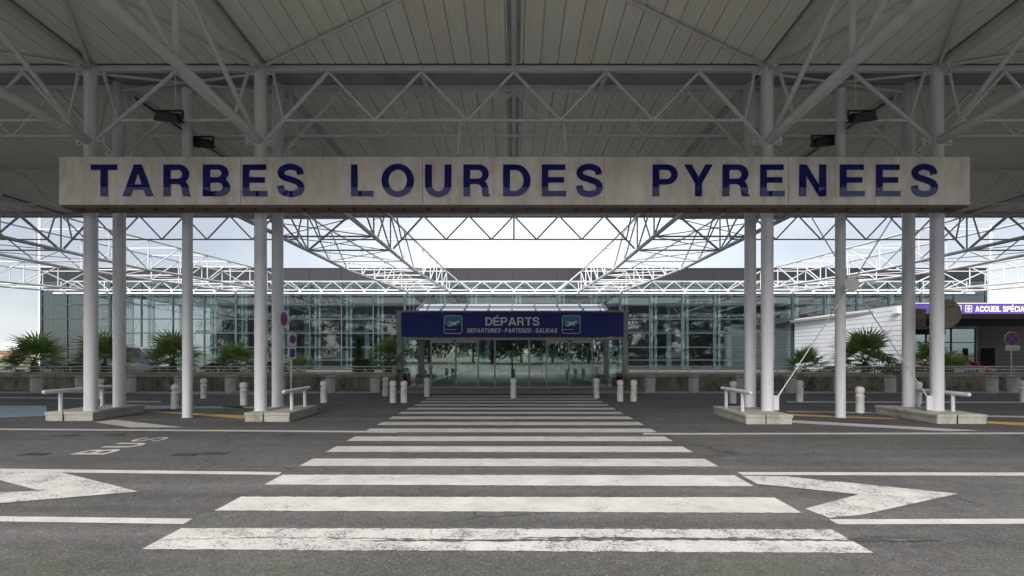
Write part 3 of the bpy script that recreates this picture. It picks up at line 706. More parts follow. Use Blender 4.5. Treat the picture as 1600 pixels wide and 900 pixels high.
for ch, a, b in LET:
    p0 = at(a, 306.7, YS-.009); p1 = at(b, 257, YS-.009)
    glyph_obj('letter', ch, 'letter_blue', PANELS[sum(1 for q in ed[1:-1] if (a+b)/2 > q)], p0, EX, EZ, p1.x-p0.x, p1.z-p0.z, 0.008)
for a in (143, 407, 1196, 1466):
    x = at(a, 0, YF).x
    box('bracket', (x-.06, YS+.46, zs0+.2), (x+.06, YF-.13, zs0+.32), 'chord_paint', sg); box('bracket', (x-.06, YS+.46, zs1-.32), (x+.06, YF-.13, zs1-.2), 'chord_paint', sg)
# ------------------------------------------------------------------ floodlights on the trusses
def flood(px, py, Y, label, flip):
    c = at(px, py, Y); t = thing('floodlight', label, 'floodlight', c, 'black floodlights on the trusses')
    v = [(-.30, -.16, -.10), (.30, -.16, -.10), (.30, .14, -.07), (-.30, .14, -.07), (-.24, -.12, .10), (.24, -.12, .10), (.24, .12, .10), (-.24, .12, .10)]
    h = obj('housing', mesh_from('housing', v, [(3, 2, 1, 0), (4, 5, 6, 7), (0, 1, 5, 4), (1, 2, 6, 5), (2, 3, 7, 6), (3, 0, 4, 7)]), 'black_metal', t); h.location = (0, 0, 0); h.rotation_euler = (R(18), R(7*flip), 0)
    def hb_(nm, lo, hi, m_):
        o = bpy.data.objects.new(nm, unit_box(m_)); link(o, h); lo = Vector(lo); hi = Vector(hi); o.location = (lo+hi)/2; o.scale = hi-lo
    hb_('lens', (-.25, -.15, -.11), (.25, .08, -.098), 'lamp_glass')
    for k in range(6): hb_('fin', (-.22+k*.085, -.11, .09), (-.20+k*.085, .10, .125), 'black_metal')
    box('bracket', c+Vector((-.33, -.02, -.02)), c+Vector((-.30, .03, .16)), 'black_metal', t); box('bracket', c+Vector((.30, -.02, -.02)), c+Vector((.33, .03, .16)), 'black_metal', t)
    box('crossbar', c+Vector((-.33, -.02, .16)), c+Vector((.33, .03, .185)), 'black_metal', t)
    tube('hanger', c+Vector((.12*flip, .02, .18)), Vector((c.x+.14*flip, Y+.02, ZT-.1)), 0.012, 'white_steel', t, 8)
flood(265, 184, YF-.1, 'black floodlight on the front truss above the letters RB', 1)
flood(314, 224, YR-.1, 'black floodlight behind the sign beside the left slim column', 1)
flood(1346, 184, YF-.1, 'black floodlight on the front truss above the last letters EE', -1)
flood(1288, 222, YR-.1, 'black floodlight behind the sign beside the right slim column', -1)

# ================================================================== terminal
YG = 50.0
tb = thing('terminal_building', 'long glass terminal with a dark grey parapet behind the canopy', 'building', (0, YG, 0))
def fx(px): return at(px, 0, YG).x
zp0, zp1 = at(0, 439.5, YG).z, at(0, 420, YG).z
MUL = [65, 105, 138.5, 172, 221.3, 270.6, 319.6, 369, 401.5, 434.6, 484.4, 534, 583.5, 632.6, 682, 731, 801, 870, 920, 969, 1015, 1065, 1115, 1165, 1201, 1238, 1288, 1338, 1388, 1438, 1490, 1540]
THICK = {65, 172, 369, 632.6, 969, 1238, 1540}
TR = [439.5, 460.5, 476.5, 498.5, 520.5, 542.5, 562.5]
zrow = [at(0, y, YG).z for y in TR]+[0.0]
rr = random.Random(11)
for a, b in zip(MUL[:-1], MUL[1:]):
    x0, x1 = fx(a), fx(b)
    for z1_, z0_ in zip(zrow[:-1], zrow[1:]):
        o = box('pane', (x0+.03, YG-.012, z0_+.03), (x1-.03, YG+.012, z1_-.03), 'facade_glass', tb)
        o.rotation_euler = (R(rr.uniform(-.12, .12)), 0, R(rr.uniform(-.12, .12)))
    box('parapet_panel', (x0+.012, YG-.10, zp0), (x1-.012, YG+.05, zp1), 'parapet', tb)
for a in MUL:
    w = 0.11 if a in THICK else 0.06
    box('mullion', (fx(a)-w, YG-.08, 0), (fx(a)+w, YG+.06, zp0), 'mullion', tb)
    for dx in ((0.36, 0.78) if a not in (65, 1540) else (0.5,)):
        tube('inner_column', (fx(a)+dx, YG+.55, 0), (fx(a)+dx, YG+.55, zp0), 0.14, 'interior_white', tb, 12)
for z in zrow[:-1]: box('transom', (fx(65), YG-.07, z-.05), (fx(1540), YG+.04, z+.05), 'mullion', tb)
box('parapet_backing', (fx(65), YG+.06, zp0+.02), (fx(1540), YG+.3, zp1-.02), 'joint_black', tb)
box('parapet_cap', (fx(65)-.05, YG-.16, zp1), (fx(1540)+.05, YG+.4, zp1+.06), 'parapet', tb)
box('roof', (fx(65), YG+.31, zp0-.4), (fx(1540), YG+26, zp0-.1), 'interior_grey', tb)
box('floor', (fx(65), YG+.1, 0.01), (fx(1540), YG+26, 0.05), 'interior_floor', tb)
box('back_wall', (fx(172), YG+17, 0.05), (fx(1540), YG+17.3, zp0-.42), 'interior_grey', tb)
box('side_wall', (fx(1540)-.2, YG+.31, 0.05), (fx(1540), YG+17, zp0-.42), 'interior_grey', tb)
for k in range(4):                                                   # glazed return of the left corner
    for z1_, z0_ in zip(zrow[:-1], zrow[1:]):
        o = box('pane', (fx(65)-.012, YG+.1+k*3, z0_+.03), (fx(65)+.012, YG+3+k*3, z1_-.03), 'clear_glass', tb)
    box('mullion', (fx(65)-.05, YG+3+k*3, 0), (fx(65)+.05, YG+3.1+k*3, zp0), 'mullion', tb)
for i in range(12):                                                  # concrete columns and a mezzanine deep inside
    x = -38+i*7.0
    tube('inner_column', (x, YG+8, 0.05), (x, YG+8, zp0-.4), 0.32, 'interior_white', tb, 16)
box('mezzanine', (fx(221), YG+8.5, 3.9), (fx(1490), YG+16.9, 4.3), 'interior_white', tb)
for a in (195, 245, 295, 345, 1265, 1315, 1364):                      # crossed wind rods behind the panes
    x = fx(a)
    for s in (-1, 1): tube('wind_rod', (x-s*1.4, YG+.8, 0.3), (x+s*1.4, YG+.8, 6.0), 0.025, 'interior_white', tb, 6)
for px, top in ((62.5, 340), (1547, 352)):
    p = at(px, top, YG+6)
    m_ = thing('lamp_mast', 'tall pale mast beside the %s end of the terminal' % ('left' if px < 800 else 'right'), 'mast', (p.x, p.y, 0), 'pale masts at the ends of the terminal')
    tube('mast_tube', (p.x, p.y, 0), (p.x, p.y, p.z), 0.13, 'mast_pale', m_, 12)
    tube('mast_tube', (p.x+.35, p.y, 0), (p.x+.35, p.y, 9.2), 0.10, 'mast_pale', m_, 12)
    for k in range(14): box('rung', (p.x-.03, p.y-.03, 1+k*.6), (p.x+.40, p.y+.03, 1.06+k*.6), 'mast_pale', m_)

# ------------------------------------------------------------------ entrance pavilion
YP = 23.0
en = thing('entrance_pavilion', 'glass entrance pavilion with a blue departures sign and sliding doors', 'building', (0, YP, 0))
def ex(px): return at(px, 0, YP).x
def ez(py): return at(0, py, YP).z
x0, x1 = ex(620), ex(981); zt = ez(487)
box('post', (x0, YP-.05, 0), (ex(628), YP+.30, zt-.02), 'frame_grey', en); box('post', (ex(974), YP-.05, 0), (x1, YP+.30, zt-.02), 'frame_grey', en)
box('roof_trim', (x0-.04, YP-.10, zt-.02), (x1+.04, YP+.6, zt+.05), 'frame_grey', en)
for px in (618.5, 982.5):
    p = at(px, 525, YP-.08); tube('lamp', p, p+Vector((0, -.10, 0)), 0.05, 'black_metal', en, 12)
hz = ez(527.5)
box('door_head', (ex(628), YP, hz-.10), (ex(974), YP+.25, hz), 'frame_grey', en)
FR = [628, 673, 712, 747, 773, 800, 827, 854, 889, 926, 974]
for a in FR[1:-1]:
    w = .035 if a not in (712, 889, 800) else .022
    box('door_post', (ex(a)-w, YP+.05, 0), (ex(a)+w, YP+.13, hz-.10), 'frame_grey' if a != 800 else 'black_metal', en)
for a, b in zip(FR[:-1], FR[1:]):
    dr = a in (673, 712, 854, 889)
    box('glass_door' if dr else 'pane', (ex(a)+.04, YP+.08, .06), (ex(b)-.04, YP+.095, hz-.12), 'clear_glass', en)
    box('door_rail' if dr else 'sill', (ex(a)+.04, YP+.06, .0), (ex(b)-.04, YP+.12, .09), 'frame_grey', en)
for a in (673, 854):
    box('door_operator', (ex(a), YP+.03, hz-.24), (ex(a+73), YP+.12, hz-.11), 'frame_grey', en)
    c = at(a+36.5, 530, YP); box('sensor', (c.x-.08, YP-.03, hz-.20), (c.x+.08, YP+.03, hz-.13), 'black_metal', en)
# tunnel behind
box('floor', (x0+.1, YP+.1, 0.006), (x1-.1, YG-.2, .02), 'interior_floor', en)
for sx in (ex(648), ex(952)):
    for k in range(9):
        y = YP+.4+k*2.9; box('pane', (sx-.01, y+.03, .1), (sx+.01, y+2.87, 3.3), 'clear_glass', en); box('post', (sx-.04, y-.03, 0), (sx+.04, y+.03, 3.42), 'frame_grey', en)
    box('eaves_beam', (sx-.06, YP+.3, 3.40), (sx+.06, YG-.3, 3.52), 'frame_grey', en)
for k in range(3):                                                     # inner screens and boards
    xx = -2.6+k*2.6
    box('inner_screen', (xx-.9, YP+7, .0), (xx+.9, YP+7.08, 2.3), 'clear_glass', en); box('notice_board', (xx-.5, YP+6.9, .9), (xx+.1, YP+6.95, 1.8), 'plate_white', en)
    box('screen_post', (xx-.95, YP+6.95, 0), (xx-.88, YP+7.1, 2.4), 'frame_grey', en)
zA, zB_ = zt+.05, at(0, 476, 25.2).z
ribs = [648, 686, 724, 762, 800, 838, 876, 914, 952]
for a, b in zip(ribs[:-1], ribs[1:]):                                  # sloping glazing at the front, flat behind
    xa_, xb_ = ex(a), ex(b)
    v = [(xa_+.03, YP+.35, zA), (xb_-.03, YP+.35, zA), (xb_-.03, 25.2, zB_), (xa_+.03, 25.2, zB_)]
    obj('skylight_pane', mesh_from('skylight_pane', v+[(p[0], p[1], p[2]+.03) for p in v], [(3, 2, 1, 0), (4, 5, 6, 7), (0, 1, 5, 4), (1, 2, 6, 5), (2, 3, 7, 6), (3, 0, 4, 7)]), 'skylight_glass', en)
    v = [(xa_+.03, 25.2, zB_), (xb_-.03, 25.2, zB_), (xb_-.03, YG-.3, zB_+.3), (xa_+.03, YG-.3, zB_+.3)]
    obj('skylight_pane', mesh_from('skylight_pane', v+[(p[0], p[1], p[2]+.03) for p in v], [(3, 2, 1, 0), (4, 5, 6, 7), (0, 1, 5, 4), (1, 2, 6, 5), (2, 3, 7, 6), (3, 0, 4, 7)]), 'skylight_glass', en)
for a in ribs:
    bar('glazing_bar', (ex(a), YP+.33, zA+.05), (ex(a), 25.2, zB_+.05), .05, .09, 'white_steel', en)
bar('glazing_bar', (ex(648), 24.25, (zA+zB_)/2+.06), (ex(952), 24.25, (zA+zB_)/2+.06), .04, .04, 'white_steel', en)
for s in (-1, 1):                                                      # triangular glazed cheeks
    xs_ = ex(648) if s < 0 else ex(952)
    v = [(xs_, YP+.35, zA), (xs_, 25.2, zA), (xs_, 25.2, zB_), (xs_+.02, YP+.35, zA), (xs_+.02, 25.2, zA), (xs_+.02, 25.2, zB_)]
    obj('cheek_pane', mesh_from('cheek_pane', v, [(0, 1, 2), (5, 4, 3), (0, 3, 4, 1), (1, 4, 5, 2), (2, 5, 3, 0)]), 'clear_glass', en)
# blue sign
ds = thing('departures_sign', 'blue sign reading DÉPARTS with two take-off icons over the doors', 'sign', (0, YP-.08, ez(526.5)))
bevel_block('sign_board', [(ex(628), YP-.14), (ex(973.5), YP-.14), (ex(973.5), YP-.02), (ex(628), YP-.02)], ez(526.5), ez(488.8), .01, 'sign_blue', ds).location = -ds.location
YD = YP-.150
def dp(px, py): return at(px, py, YP)+Vector((0, YD-YP, 0))
p0, p1 = dp(758.7, 509), dp(842.7, 496)
type_line('DÉPARTS', 'print_grey', ds, p0, EX, EZ, p1.x-p0.x, p1.z-p0.z, track=0.09, ext=0.004)
p0, p1 = dp(730, 520), dp(869.5, 513.3)
type_line('DEPARTURES - PARTENZE - SALIDAS', 'print_grey', ds, p0, EX, EZ, p1.x-p0.x, p1.z-p0.z, track=0.16, space=0.26, shear=0.22, ext=0.004)
def rrect(cx, cz, hw, hh, r, n=6):
    o = []
    for (sx, sz, a0) in ((1, 1, 0), (-1, 1, 90), (-1, -1, 180), (1, -1, 270)):
        for i in range(n+1):
            a = R(a0+90*i/n); o.append((cx+sx*(hw-r)+r*math.cos(a), cz+sz*(hh-r)+r*math.sin(a)))
    return o
def plate(name, pts, y, th, m, parent):           # vertical plate facing the viewer
    n = len(pts); v = [(p[0], y, p[1]) for p in pts]+[(p[0], y+th, p[1]) for p in pts]
    a = sum(pts[i][0]*pts[(i+1) % n][1]-pts[(i+1) % n][0]*pts[i][1] for i in range(n))
    fr = tuple(range(n)) if a > 0 else tuple(range(n-1, -1, -1)); bk = tuple(n+i for i in reversed(fr))
    f = [fr, bk]+[(i, n+i, n+(i+1) % n, (i+1) % n) if a > 0 else (i, (i+1) % n, n+(i+1) % n, n+i) for i in range(n)]
    b = base_of(parent) if parent is not None else Vector((0, 0, 0))
    return obj(name, mesh_from(name, [Vector(q)-b for q in v], f), m, parent, b)
def ring(name, outer, inner, y, th, m, parent):
    n = len(outer); v = [(p[0], y, p[1]) for p in outer]+[(p[0], y, p[1]) for p in inner]+[(p[0], y+th, p[1]) for p in outer]
    f = [(i, (i+1) % n, n+(i+1) % n, n+i) for i in range(n)]+[(i, 2*n+i, 2*n+(i+1) % n, (i+1) % n) for i in range(n)]
    b = base_of(parent) if parent is not None else Vector((0, 0, 0))
    return obj(name, mesh_from(name, [Vector(q)-b for q in v], f), m, parent, b)
for cxp in (708.5, 892):
    c = dp(cxp, 507.3); hw = 14.3/F*YP
    ring('icon_border', rrect(c.x, c.z, hw, hw, .11), rrect(c.x, c.z, hw-.028, hw-.028, .085), YD, .006, 'print_white', ds)
    top = [p for p in rrect(c.x, c.z, hw-.028, hw-.028, .085) if p[1] >= c.z-.02]
    top = [(c.x+hw-.028, c.z+.0)]+[p for p in top if p[1] > c.z+.01]+[(c.x-hw+.028, c.z-.0)]
    plate('icon_sky', top, YD+.002, .004, 'teal', ds)
    u = hw*2
    def q(x, z): return (c.x+x*u, c.z+z*u)
    plate('icon_plane', [q(-.36, -.02), q(-.18, -.12), q(.32, .13), q(.36, .19), q(.30, .21), q(.05, .12), q(-.26, .17), q(-.29, .15), q(-.08, .03), q(-.2, -.03), q(-.30, .0)], YD-.002, .003, 'print_grey', ds)
    plate('icon_wing', [q(.02, -.01), q(.20, -.07), q(.22, -.05), q(.12, .06)], YD-.0025, .002, 'print_grey', ds)
    plate('icon_runway', [q(-.44, -.285), q(.12, -.285), q(.12, -.255), q(-.44, -.255)], YD-.001, .003, 'print_white', ds)

# ------------------------------------------------------------------ planter walls and railings
YW = 21.9
def planter(x0, x1, w):
    t = thing('planter_wall', f'stained low concrete planter wall {w} of the entrance', 'wall', ((x0+x1)/2, YW, 0), 'low planter walls')
    n = max(1, round((x1-x0)/2.3)); st = (x1-x0)/n; rq = random.Random(int(x0))
    for i in range(n):
        a, b = x0+i*st, x0+(i+1)*st; dy = rq.uniform(-.006, .006)
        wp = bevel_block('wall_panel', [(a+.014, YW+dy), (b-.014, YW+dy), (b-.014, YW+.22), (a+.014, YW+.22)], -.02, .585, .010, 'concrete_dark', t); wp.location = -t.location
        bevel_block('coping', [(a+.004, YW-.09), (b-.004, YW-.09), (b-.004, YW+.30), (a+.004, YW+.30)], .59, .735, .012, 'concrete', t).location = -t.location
        for q in (.28, .74):
            xx = a+st*q; tube('tie_hole', (xx, YW+dy-.002, .36), (xx, YW+dy+.01, .36), .022, 'joint_black', wp, 8)
    box('wall_core', (x0+.05, YW+.03, 0), (x1-.05, YW+.2, .57), 'joint_black', t)
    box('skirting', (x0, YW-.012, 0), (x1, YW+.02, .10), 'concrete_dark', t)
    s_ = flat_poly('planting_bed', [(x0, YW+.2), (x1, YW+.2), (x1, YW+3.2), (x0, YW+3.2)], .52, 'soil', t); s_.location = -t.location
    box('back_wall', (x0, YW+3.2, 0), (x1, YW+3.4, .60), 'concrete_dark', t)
    r = thing('railing', f'low metal railing on the planter wall {w} of the entrance', 'railing', ((x0+x1)/2, YW+.1, .735), 'railings on the planter walls')
    for z, q in ((1.03, .030), (.905, .020), (.775, .024)): tube('rail', (x0, YW+.1, z), (x1, YW+.1, z), q, 'rail_metal', r, 10)
    n = round((x1-x0)/1.3)
    for i in range(n+1):
        x = x0+.1+(x1-x0-.2)*i/n; tube('rail_post', (x, YW+.1, .735), (x, YW+.1, 1.03), .018, 'rail_metal', r, 8)
planter(-30.0, -5.2, 'left'); planter(4.95, 30.0, 'right')

# ------------------------------------------------------------------ palms and shrubs behind the railing
def fan_leaf(m, nl, seed, droop):
    rq = random.Random(seed); v = []; f = []
    pl = 0.70                                                   # petiole
    v += [(0, -.012, 0), (0, .012, 0), (pl, .008, .03), (pl, -.008, .03), (0, 0, -.02), (pl, 0, .012)]
    f += [(0, 3, 2, 1), (0, 4, 5, 3), (1, 2, 5, 4)]
    for i in range(nl):
        a = R(-125+250*i/(nl-1))*0.92; l = 0.70*(1-.25*(abs(a)/R(115))**2)*rq.uniform(.9, 1.08)
        ca, sa = math.cos(a), math.sin(a); wv = .030
        base = len(v); zt = .03
        p1 = (pl+ca*l*.5, sa*l*.5, zt+.05+abs(sa)*.03); dz = droop*rq.uniform(.4, 1.6)
        p2 = (pl+ca*l, sa*l, zt+.03-dz)
        v += [(pl, 0, zt), (p1[0]-sa*wv, p1[1]+ca*wv, p1[2]-.012), (p1[0], p1[1], p1[2]), (p1[0]+sa*wv, p1[1]-ca*wv, p1[2]-.012), p2]
        f += [(base, base+3, base+2), (base, base+2, base+1), (base+1, base+2, base+4), (base+2, base+3, base+4)]
    me = mesh_from('fan_leaf', v, f); me.materials.append(MATS[m]); return me
LEAF = [fan_leaf('palm_green', 19, 1, .10), fan_leaf('palm_green', 21, 2, .16), fan_leaf('palm_green', 17, 3, .22), fan_leaf('palm_pale', 19, 4, .14)]
DRY = [fan_leaf('palm_dry', 15, 5, .32)]
def palm(px, Y, zc, rad, nleaf, label, seed, trunk=True):
    rq = random.Random(seed); x = (px-CX)/F*Y; zb = .52
    t = thing('fan_palm', label, 'palm', (x, Y, zb), 'fan palms in the planters')
    pr = [(.16, 0), (.19, .15), (.15, .4*(zc-zb)), (.17, .6*(zc-zb)), (.13, .85*(zc-zb)), (.08, zc-zb)]
    lathe('trunk', pr, 'palm_trunk', t, (x, Y, zb), 12)
    nleaf = int(nleaf*.66)
    for i in range(nleaf):
        u = (i+.5)/nleaf; el = R(82-118*u+rq.uniform(-9, 9)); az = i*2.399963+rq.uniform(-.25, .25)
        dry = u > .9 and rq.random() < .7
        me = rq.choice(DRY) if dry else LEAF[0 if rq.random() < .45 else rq.choice((1, 2, 3))]
        o = bpy.data.objects.new('palm_leaf', me); link(o, t)
        s = rad*rq.uniform(.70, .98); o.scale = (s, s, s); o.location = (rq.uniform(-.05, .05), rq.uniform(-.05, .05), zc-zb-.10*u)
        o.rotation_mode = 'QUATERNION'
        o.rotation_quaternion = (Matrix.Rotation(az, 3, 'Z') @ Matrix.Rotation(-el, 3, 'Y') @ Matrix.Rotation(rq.uniform(-.5, .5), 3, 'X')).to_quaternion()
palm(54, 23.3, 1.21, 1.30, 52, 'full fan palm at the far left, before the corner of the terminal', 1)
palm(163, 23.4, 1.16, 1.30, 50, 'fan palm behind the two leftmost columns', 2)
palm(270, 23.3, 1.21, 1.25, 52, 'bushy fan palm behind the left slim column', 3)
palm(368, 23.5, 1.01, 1.10, 41, 'smaller bright fan palm left of the no-parking signs', 4)
palm(607, 23.4, 1.26, 1.14, 43, 'fan palm against the left side of the entrance pavilion', 5)
palm(470, 23.6, 0.76, 0.88, 29, 'low fan palm between the left columns and the entrance', 6)
palm(1258, 23.5, 0.86, 1.04, 41, 'low fan palm at the left end of the white clad wall', 7)
palm(1352, 23.2, 1.21, 1.46, 55, 'largest fan palm, spread before the white clad wall', 8)
palm(1455, 23.5, 1.06, 1.14, 43, 'fan palm between the two rightmost columns', 9)
palm(1492, 23.9, 0.81, 0.78, 27, 'small pale fan palm right of the rightmost column', 10)
def shrub(px, Y, w, h, n, label, seed, m='shrub_green', pointy=False):
    rq = random.Random(seed); x = (px-CX)/F*Y; v = []; f = []
    t = thing('shrub', label, 'shrub', (x, Y, .52), 'small shrubs in the planters')
    tube('stem', (x, Y, .5), (x, Y, .5+h*.5), .03, 'bark', t, 8)
    for i in range(n):
        u = rq.random(); a = rq.uniform(0, 6.283); rr_ = w*math.sqrt(rq.random())*((1-u*.85) if pointy else math.sin(math.pi*(.12+.8*u)))
        c = Vector((rr_*math.cos(a), rr_*math.sin(a), u*h)); nrm = Vector((rq.gauss(0, 1), rq.gauss(0, 1), rq.gauss(.5, 1))).normalized(); tv = nrm.orthogonal().normalized(); bv = nrm.cross(tv); s = rq.uniform(.03, .06)
        b = len(v); v += [c-tv*s*1.7, c+bv*s*.6, c+tv*s*1.7, c-bv*s*.6]; f.append((b, b+1, b+2, b+3))
    obj('foliage', mesh_from('foliage', v, f), m, t, (x, Y, .52))
shrub(560, 23.1, .36, 1.85, 900, 'narrow pointed conifer shrub left of the entrance palm', 1, pointy=True)
shrub(570, 22.9, .45, .8, 700, 'rounded light green shrub at the foot of the conifer', 2)
shrub(335, 23.2, .7, .62, 700, 'low green shrub right of the left slim column', 3)
shrub(115, 23.0, .6, .6, 600, 'low shrub between the two leftmost palms', 4)
shrub(425, 23.2, .8, .7, 700, 'low dark shrub behind the column pair left of the crossing', 5)
shrub(1300, 23.2, .6, .5, 500, 'low shrub behind the right slim column', 6)
shrub(1410, 23.3, .6, .6, 600, 'yellowish low shrub beside the largest palm', 7)

# ------------------------------------------------------------------ bollards
CYL = [(.195, -.01), (.20, .02), (.20, .66), (.192, .685), (.17, .695), (.0, .695)]
NB = [57, 127, 203, 281, 360, 438, 516, 586, 1016, 1084, 1158, 1236, 1311, 1391, 1468, 1550, 1584]
def nth(i, n): return 'th' if 10 < n < 14 else {1: 'st', 2: 'nd', 3: 'rd'}.get(n % 10, 'th')
WORD = ['first', 'second', 'third', 'fourth', 'fifth', 'sixth', 'seventh', 'eighth', 'ninth']
for i, px in enumerate(NB):
    Y = 20.6 if px != 1584 else 20.7; x = (px-CX)/F*Y
    left = px < 800
    lab = f'{WORD[i]} round concrete bollard from the left before the planter wall' if left else f'round concrete bollard right of the entrance, {WORD[i-8]} counting rightwards'
    if px == 1584: lab = 'round concrete bollard carrying the no-stopping sign post at the far right'
    t = thing('concrete_bollard', lab, 'bollard', (x, Y, 0), 'round concrete bollards along the planter walls')
    lathe('bollard_body', CYL, 'concrete_post', t, (x, Y, 0), 24, 'cbol'); t.rotation_euler.z = random.uniform(0, 6)
    lathe('rim_band', [(.201, .60), (.206, .605), (.206, .665), (.199, .672)], 'concrete', t, (x, Y, 0), 24, 'cbolrim')
WP = [(.105, -.01), (.105, .43), (.112, .44), (.112, .47), (.085, .50), (.085, .545), (.112, .565), (.115, .62), (.108, .67), (.085, .705), (.05, .72), (.0, .722)]
WB = [(157, 623, 'white concrete post seen between the two leftmost columns'), (273.5, 638.5, 'white capped post left of the left slim column'), (318.5, 622.5, 'white capped post right of the left slim column'),
      (381, 633, 'white capped post left of the column pair by the crossing'), (506, 629, 'white capped post left of the zebra, far from the doors'), (602, 619, 'rearmost white post left of the zebra crossing'),
      (614, 629, 'middle white post of the cluster left of the zebra'), (631, 629, 'white post at the left edge of the zebra stripes'), (667, 620, 'white post before the left sliding door'),
      (802, 622, 'white post on the axis of the entrance doors'), (932, 622, 'white post before the right sliding door'), (969, 627, 'white post at the right edge of the zebra stripes'), (990, 627, 'white post beside the right end of the entrance'),
      (1145, 630, 'white post behind the guard rail right of the crossing'), (1249.5, 628, 'white post between the crossing and the right slim column'), (1343.5, 645, 'nearest white capped post right of the right slim column'),
      (1434, 631, 'white post half hidden between the two rightmost columns'), (1600, 628, 'white post cut by the right picture edge')]
for px, py, lab in WB:
    p = gnd(px, py); t = thing('white_bollard', lab, 'bollard', p, 'white posts with ringed caps')
    lathe('post_body', WP, 'post_white', t, p, 20, 'wbol'); t.rotation_euler.z = random.uniform(0, 6); t.rotation_euler.x = R(random.uniform(-1, 1))
    lathe('ring_band', [(.107, .455), (.119, .462), (.119, .478), (.107, .485)], 'post_white', t, p, 20, 'wband')

# ------------------------------------------------------------------ traffic signs
def circle(cx, cz, r, n=28): return [(cx+r*math.cos(2*math.pi*i/n), cz+r*math.sin(2*math.pi*i/n)) for i in range(n)]
def face_parts(t, r, cross, y=-.012):            # red ring, blue field, red slashes about the local origin
    plate('sign_face', circle(0, 0, r), y, .01, 'traffic_blue', t)
    ring('red_ring', circle(0, 0, r), circle(0, 0, r*.80), y-.003, .003, 'traffic_red', t)
    w = r*.085
    for s in ((1, -1) if cross else (-1,)):
        k = r*.82*.7071; o = w*.7071
        plate('red_slash', [(-k-o*s, -s*k+o), (-k+o*s, -s*k-o), (k+o*s, s*k-o), (k-o*s, s*k+o)], y-.005-(.001 if s > 0 else 0), .002, 'traffic_red', t)
def local_thing(name, label, cat, loc, rz, group=None):
    t = thing(name, label, cat, (0, 0, 0), group); BASE[t.name] = Vector((0, 0, 0)); t.location = loc; t.rotation_euler = (0, 0, rz); return t
p = Vector((-6.035, YR-.02, at(0, 498.5, YR).z))
t = local_thing('parking_sign', 'square no-parking sign turned sideways on the column left of the crossing', 'sign', p, R(90), 'round blue parking signs')
q_ = plate('sign_plate', rrect(0, 0, .235, .235, .03), 0, .02, 'plate_white', t); face_parts(q_, .185, False)
box('clamp', (-.05, .02, -.05), (.05, .10, .05), 'bolt_grey', t)
p = at(457, 530, 16.0)
t = local_thing('parking_sign', 'pole-mounted square no-parking sign right of the columns left of the crossing', 'sign', p, R(74), 'round blue parking signs')
q_ = plate('sign_plate', rrect(0, 0, .185, .225, .03), 0, .02, 'plate_white', t); face_parts(q_, .14, False)
plate('sign_plate', rrect(0, -.44, .17, .19, .02), 0, .02, 'plate_white', t); plate('sign_print', rrect(0, -.44, .12, .13, .01), -.003, .002, 'traffic_blue', t)
tube('pole', (0, .045, -p.z), (0, .045, .25), .03, 'rail_metal', t, 12)
p = at(1581, 529.5, 20.7)
t = local_thing('stopping_sign', 'round no-stopping sign with a small plate on a thin post at the far right', 'sign', p, 0, 'round blue parking signs')
q_ = plate('rim', circle(0, 0, .30), .0, .015, 'plate_white', t); face_parts(q_, .28, True)
plate('sign_plate', rrect(0.03, -.375, .30, .10, .03), -.01, .012, 'plate_white', t)
for k, (a, b) in enumerate(((-.20, .22), (-.22, .25))): plate('sign_print', [(a, -.36-k*.06), (b, -.36-k*.06), (b, -.33-k*.06), (a, -.33-k*.06)], -.013, .002, 'frame_grey', t)
tube('pole', (0, .03, -p.z+.69), (0, .03, .2), .025, 'rail_metal', t, 12)
p = at(1477, 490, YF+.25)
t = local_thing('round_sign', 'dark back of a round traffic sign behind the rightmost column', 'sign', p, R(-8), 'traffic signs seen from behind')
plate('sign_back', circle(0, 0, .36), 0, .015, 'plate_olive', t); ring('sign_rim', circle(0, 0, .365), circle(0, 0, .335), -.006, .02, 'plate_olive', t)
for z in (-.17, .18):
    bar('clamp_rail', (-.1, -.015, z), (.28, -.015, z), .03, .015, 'plate_olive', t)
    for x in (.0, .22): tube('bolt', (x, -.025, z), (x, .0, z), .018, 'bolt_grey', t, 8)
p = at(1437, 498.5, YR+.25)
t = local_thing('square_sign', 'dark back of a square sign between the two rightmost columns', 'sign', p, R(6), 'traffic signs seen from behind')
plate('sign_back', rrect(0, 0, .18, .27, .03), 0, .015, 'plate_olive', t); ring('sign_rim', rrect(0, 0, .185, .275, .03), rrect(0, 0, .165, .255, .02), -.006, .02, 'plate_olive', t)
for z in (-.16, .16): bar('clamp_rail', (-.15, -.012, z), (.15, -.012, z), .03, .015, 'plate_olive', t); tube('bolt', (.10, -.03, z), (.10, 0, z), .018, 'bolt_grey', t, 8)

